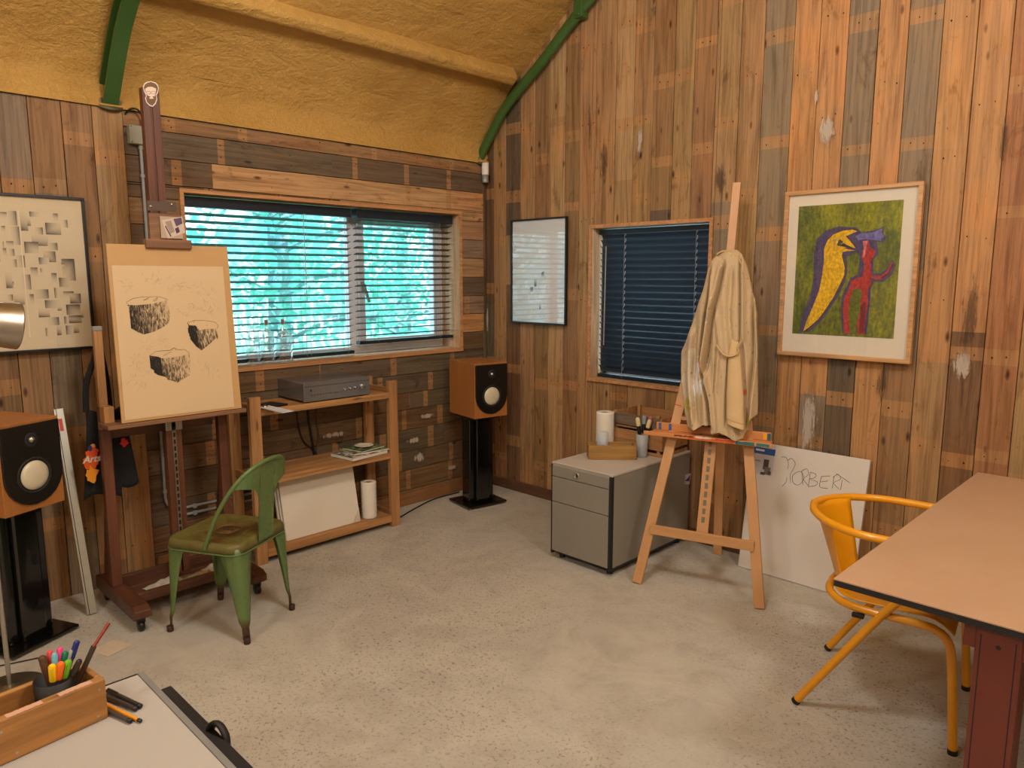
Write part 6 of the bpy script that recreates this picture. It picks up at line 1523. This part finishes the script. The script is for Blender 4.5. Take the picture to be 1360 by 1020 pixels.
# desk lamp
t = NT('spun_aluminium'); n1 = t.noise(t.coord('Object', (3, 3, 260)), 1, 3, .5)
t.set(Base__Color=S(186, 180, 170), Metallic=1.0, Roughness=t.ramp(n1, [(.3, .28), (.7, .40)])); t.b.inputs['Anisotropic'].default_value = .4; M_spun = t.mat
LP = V((.815, -3.345, 0))
dl = thing('floor_lamp', 'brushed metal floor lamp with a round foot and bullet-shaped shade at the left edge', 'lamp', LP)
q = MB(); q.lathe([(0, 0), (.124, 0), (.126, .004), (.124, .016), (.118, .020), (.03, .022), (.014, .034), (0, .034)], Matrix.Translation(LP), 48); obj('base', q, plain('dull_metal_base', S(150, 140, 120), .38, .85, var=.03), dl)
HZ = 1.411
q = MB(); q.tube([LP + V((0, 0, .02)), LP + V((0, 0, HZ + .04))], .0085, 14); obj('pole', q, M_steel, dl)
HC = V([0.695, -3.178, 1.411])
ax = (_r * .66 + _f * .72 - V((0, 0, 1)) * .06).normalized()
Mh = Matrix.Translation(HC) @ ax.to_track_quat('Z', 'Y').to_matrix().to_4x4()
q = MB(); q.lathe([(.0905, .0), (.0925, -.003), (.0915, -.008), (.088, -.05), (.081, -.10), (.070, -.15), (.052, -.19), (.028, -.215), (.0001, -.222)], Mh, 48)
sh = obj('lamp_shade', q, M_spun, dl)
q = MB(); q.lathe([(.0890, -.004), (.086, -.05), (.079, -.10), (.068, -.148), (.05, -.187), (.0001, -.21)], Mh, 40); obj('shade_lining', q, M_white, sh)
q = MB(); q.lathe([(.0001, -.045), (.020, -.05), (.028, -.075), (.020, -.11), (.013, -.13), (.013, -.18)], Mh, 20); obj('bulb', q, plain('unlit_bulb', S(230, 228, 220), .3), sh)
bp = HC - ax * .12; tp_ = LP + V((0, 0, HZ + .03))
q = MB(); q.tube([tp_, bp - V((0, 0, .0)) ], .007, 8); q.tube([tp_ - V((0, 0, .02)), tp_ + V((0, 0, .02))], .014, 14); obj('shade_joint', q, M_steel, dl)
cable('thin black lamp cable running over the floor beside the left speaker stand', [(.93, -3.37, .0035), (.90, -3.28, .0035), (.80, -3.20, .0035), (.72, -3.14, .0035), (.62, -3.16, .0035), (.55, -3.35, .0035), (.45, -3.5, .0035)], .003)

# ================================================================ garden beyond the window
def leaf_mat(name, c1, c2):
    t = NT(name); n = t.noise(t.coord('Object'), 1.3, 3)
    t.set(Base__Color=t.mix(t.ramp(n, [(.35, 0.), (.65, 1.)]), c1, c2), Roughness=0.5)
    t.b.inputs['Subsurface Weight'].default_value = 0.0
    t.b.inputs['Transmission Weight'].default_value = 0.0
    tr = t.nt.nodes.new('ShaderNodeBsdfTranslucent'); tr.inputs[0].default_value = (*c2, 1)
    mx = t.nt.nodes.new('ShaderNodeMixShader'); mx.inputs[0].default_value = 0.45
    out = t.nt.nodes['Material Output']
    t.nt.links.new(t.b.outputs[0], mx.inputs[1]); t.nt.links.new(tr.outputs[0], mx.inputs[2]); t.nt.links.new(mx.outputs[0], out.inputs[0])
    return t.mat
M_leafA = leaf_mat('garden_leaves', S(84, 196, 170), S(130, 222, 200))
M_bark = plain('grey_bark', S(120, 140, 150), 0.9, var=.2, vs=8, bump=.5)
def leaves(rnd, n, fn, size):
    q = MB()
    for _ in range(n):
        p = V(fn(rnd)); s_ = rnd.uniform(*size)
        a = V((rnd.uniform(-1, 1), rnd.uniform(-1, 1), rnd.uniform(-.4, .9))).normalized(); b_ = a.cross(V((rnd.uniform(-1, 1), rnd.uniform(-1, 1), 1))).normalized(); c_ = a.cross(b_)
        q.add([p - a * s_, p - a * s_ * .2 + b_ * s_ * .62 + c_ * s_ * .1, p + a * s_ * .5 + b_ * s_ * .4, p + a * s_, p + a * s_ * .5 - b_ * s_ * .4, p - a * s_ * .2 - b_ * s_ * .62 - c_ * s_ * .1], [(0, 1, 2, 3), (0, 3, 4, 5)])
    return q
def tree(label, x, y, h, r, n, seed, size=(.045, .09), ztop=None, trunk=.13):
    rnd = random.Random(seed)
    root = thing('garden_tree', label, 'tree', (x, y, 0), 0, None)
    q = MB(); pts = catmull([(x, y, 0), (x + .05, y + .04, h * .3), (x - .05, y + .1, h * .6), (x + .05, y, h * .95)], 6)
    q.tube(pts, trunk, 10, rs=[lerp(trunk, trunk * .4, i / (len(pts) - 1)) for i in range(len(pts))])
    for k in range(14):
        a = rnd.uniform(0, 2 * PI); z = rnd.uniform(h * .12, h * .8); L_ = r * rnd.uniform(.6, 1)
        q.tube(catmull([(x, y, z), (x + math.cos(a) * L_ * .5, y + math.sin(a) * L_ * .5, z + .25), (x + math.cos(a) * L_, y + math.sin(a) * L_, z + rnd.uniform(.2, .6))], 4), .02, 5)
    obj('trunk', q, M_bark, root)
    def fn(rd):
        while True:
            a, b_, c_ = rd.uniform(-1, 1), rd.uniform(-1, 1), rd.uniform(-1, 1)
            if a * a + b_ * b_ + c_ * c_ < 1: break
        p = V((x + a * r, y + b_ * r, h * .55 + c_ * h * .5))
        # gather the leaves into clumps
        w = noise.noise_vector(p * 1.6); return p + w * .35
    obj('foliage', leaves(rnd, n, fn, size), M_leafA, root, kind='stuff')
tree('green leafy tree outside the right-hand pane of the big window', -4.6, 2.6, 3.6, 1.5, 2600, 5)
tree('green leafy tree with a pale blue-grey trunk outside the left pane of the big window', -2.6, -0.4, 3.6, 1.25, 1300, 6, trunk=.15)
tree('leafy tree farther left outside, behind the drawing board', -2.9, -3.0, 3.5, 1.25, 1100, 8)
M_grass = plain('garden_ground', S(120, 170, 140), .9, var=.2, vs=3)
q = MB().box((-14, -12, -.2), (-.3, 12, -.15)); obj('garden_ground', q, M_grass, kind='structure')
M_fence = plain('pale_fence', S(214, 226, 232), .7)
rt = thing('picket_fence', 'pale upright picket fence glimpsed through the left blind', 'fence', (-7.5, -.5, -.15))
q = MB(); q.box((-7.52, -4, .2), (-7.48, 5, .28)); q.box((-7.52, -4, 1.0), (-7.48, 5, 1.08)); obj('rail', q, M_fence, rt)
q = MB()
yy = -4
while yy < 5: q.box((-7.48, yy, -.15), (-7.455, yy + .09, 1.35)); yy += .16
obj('pickets', q, M_fence, rt)
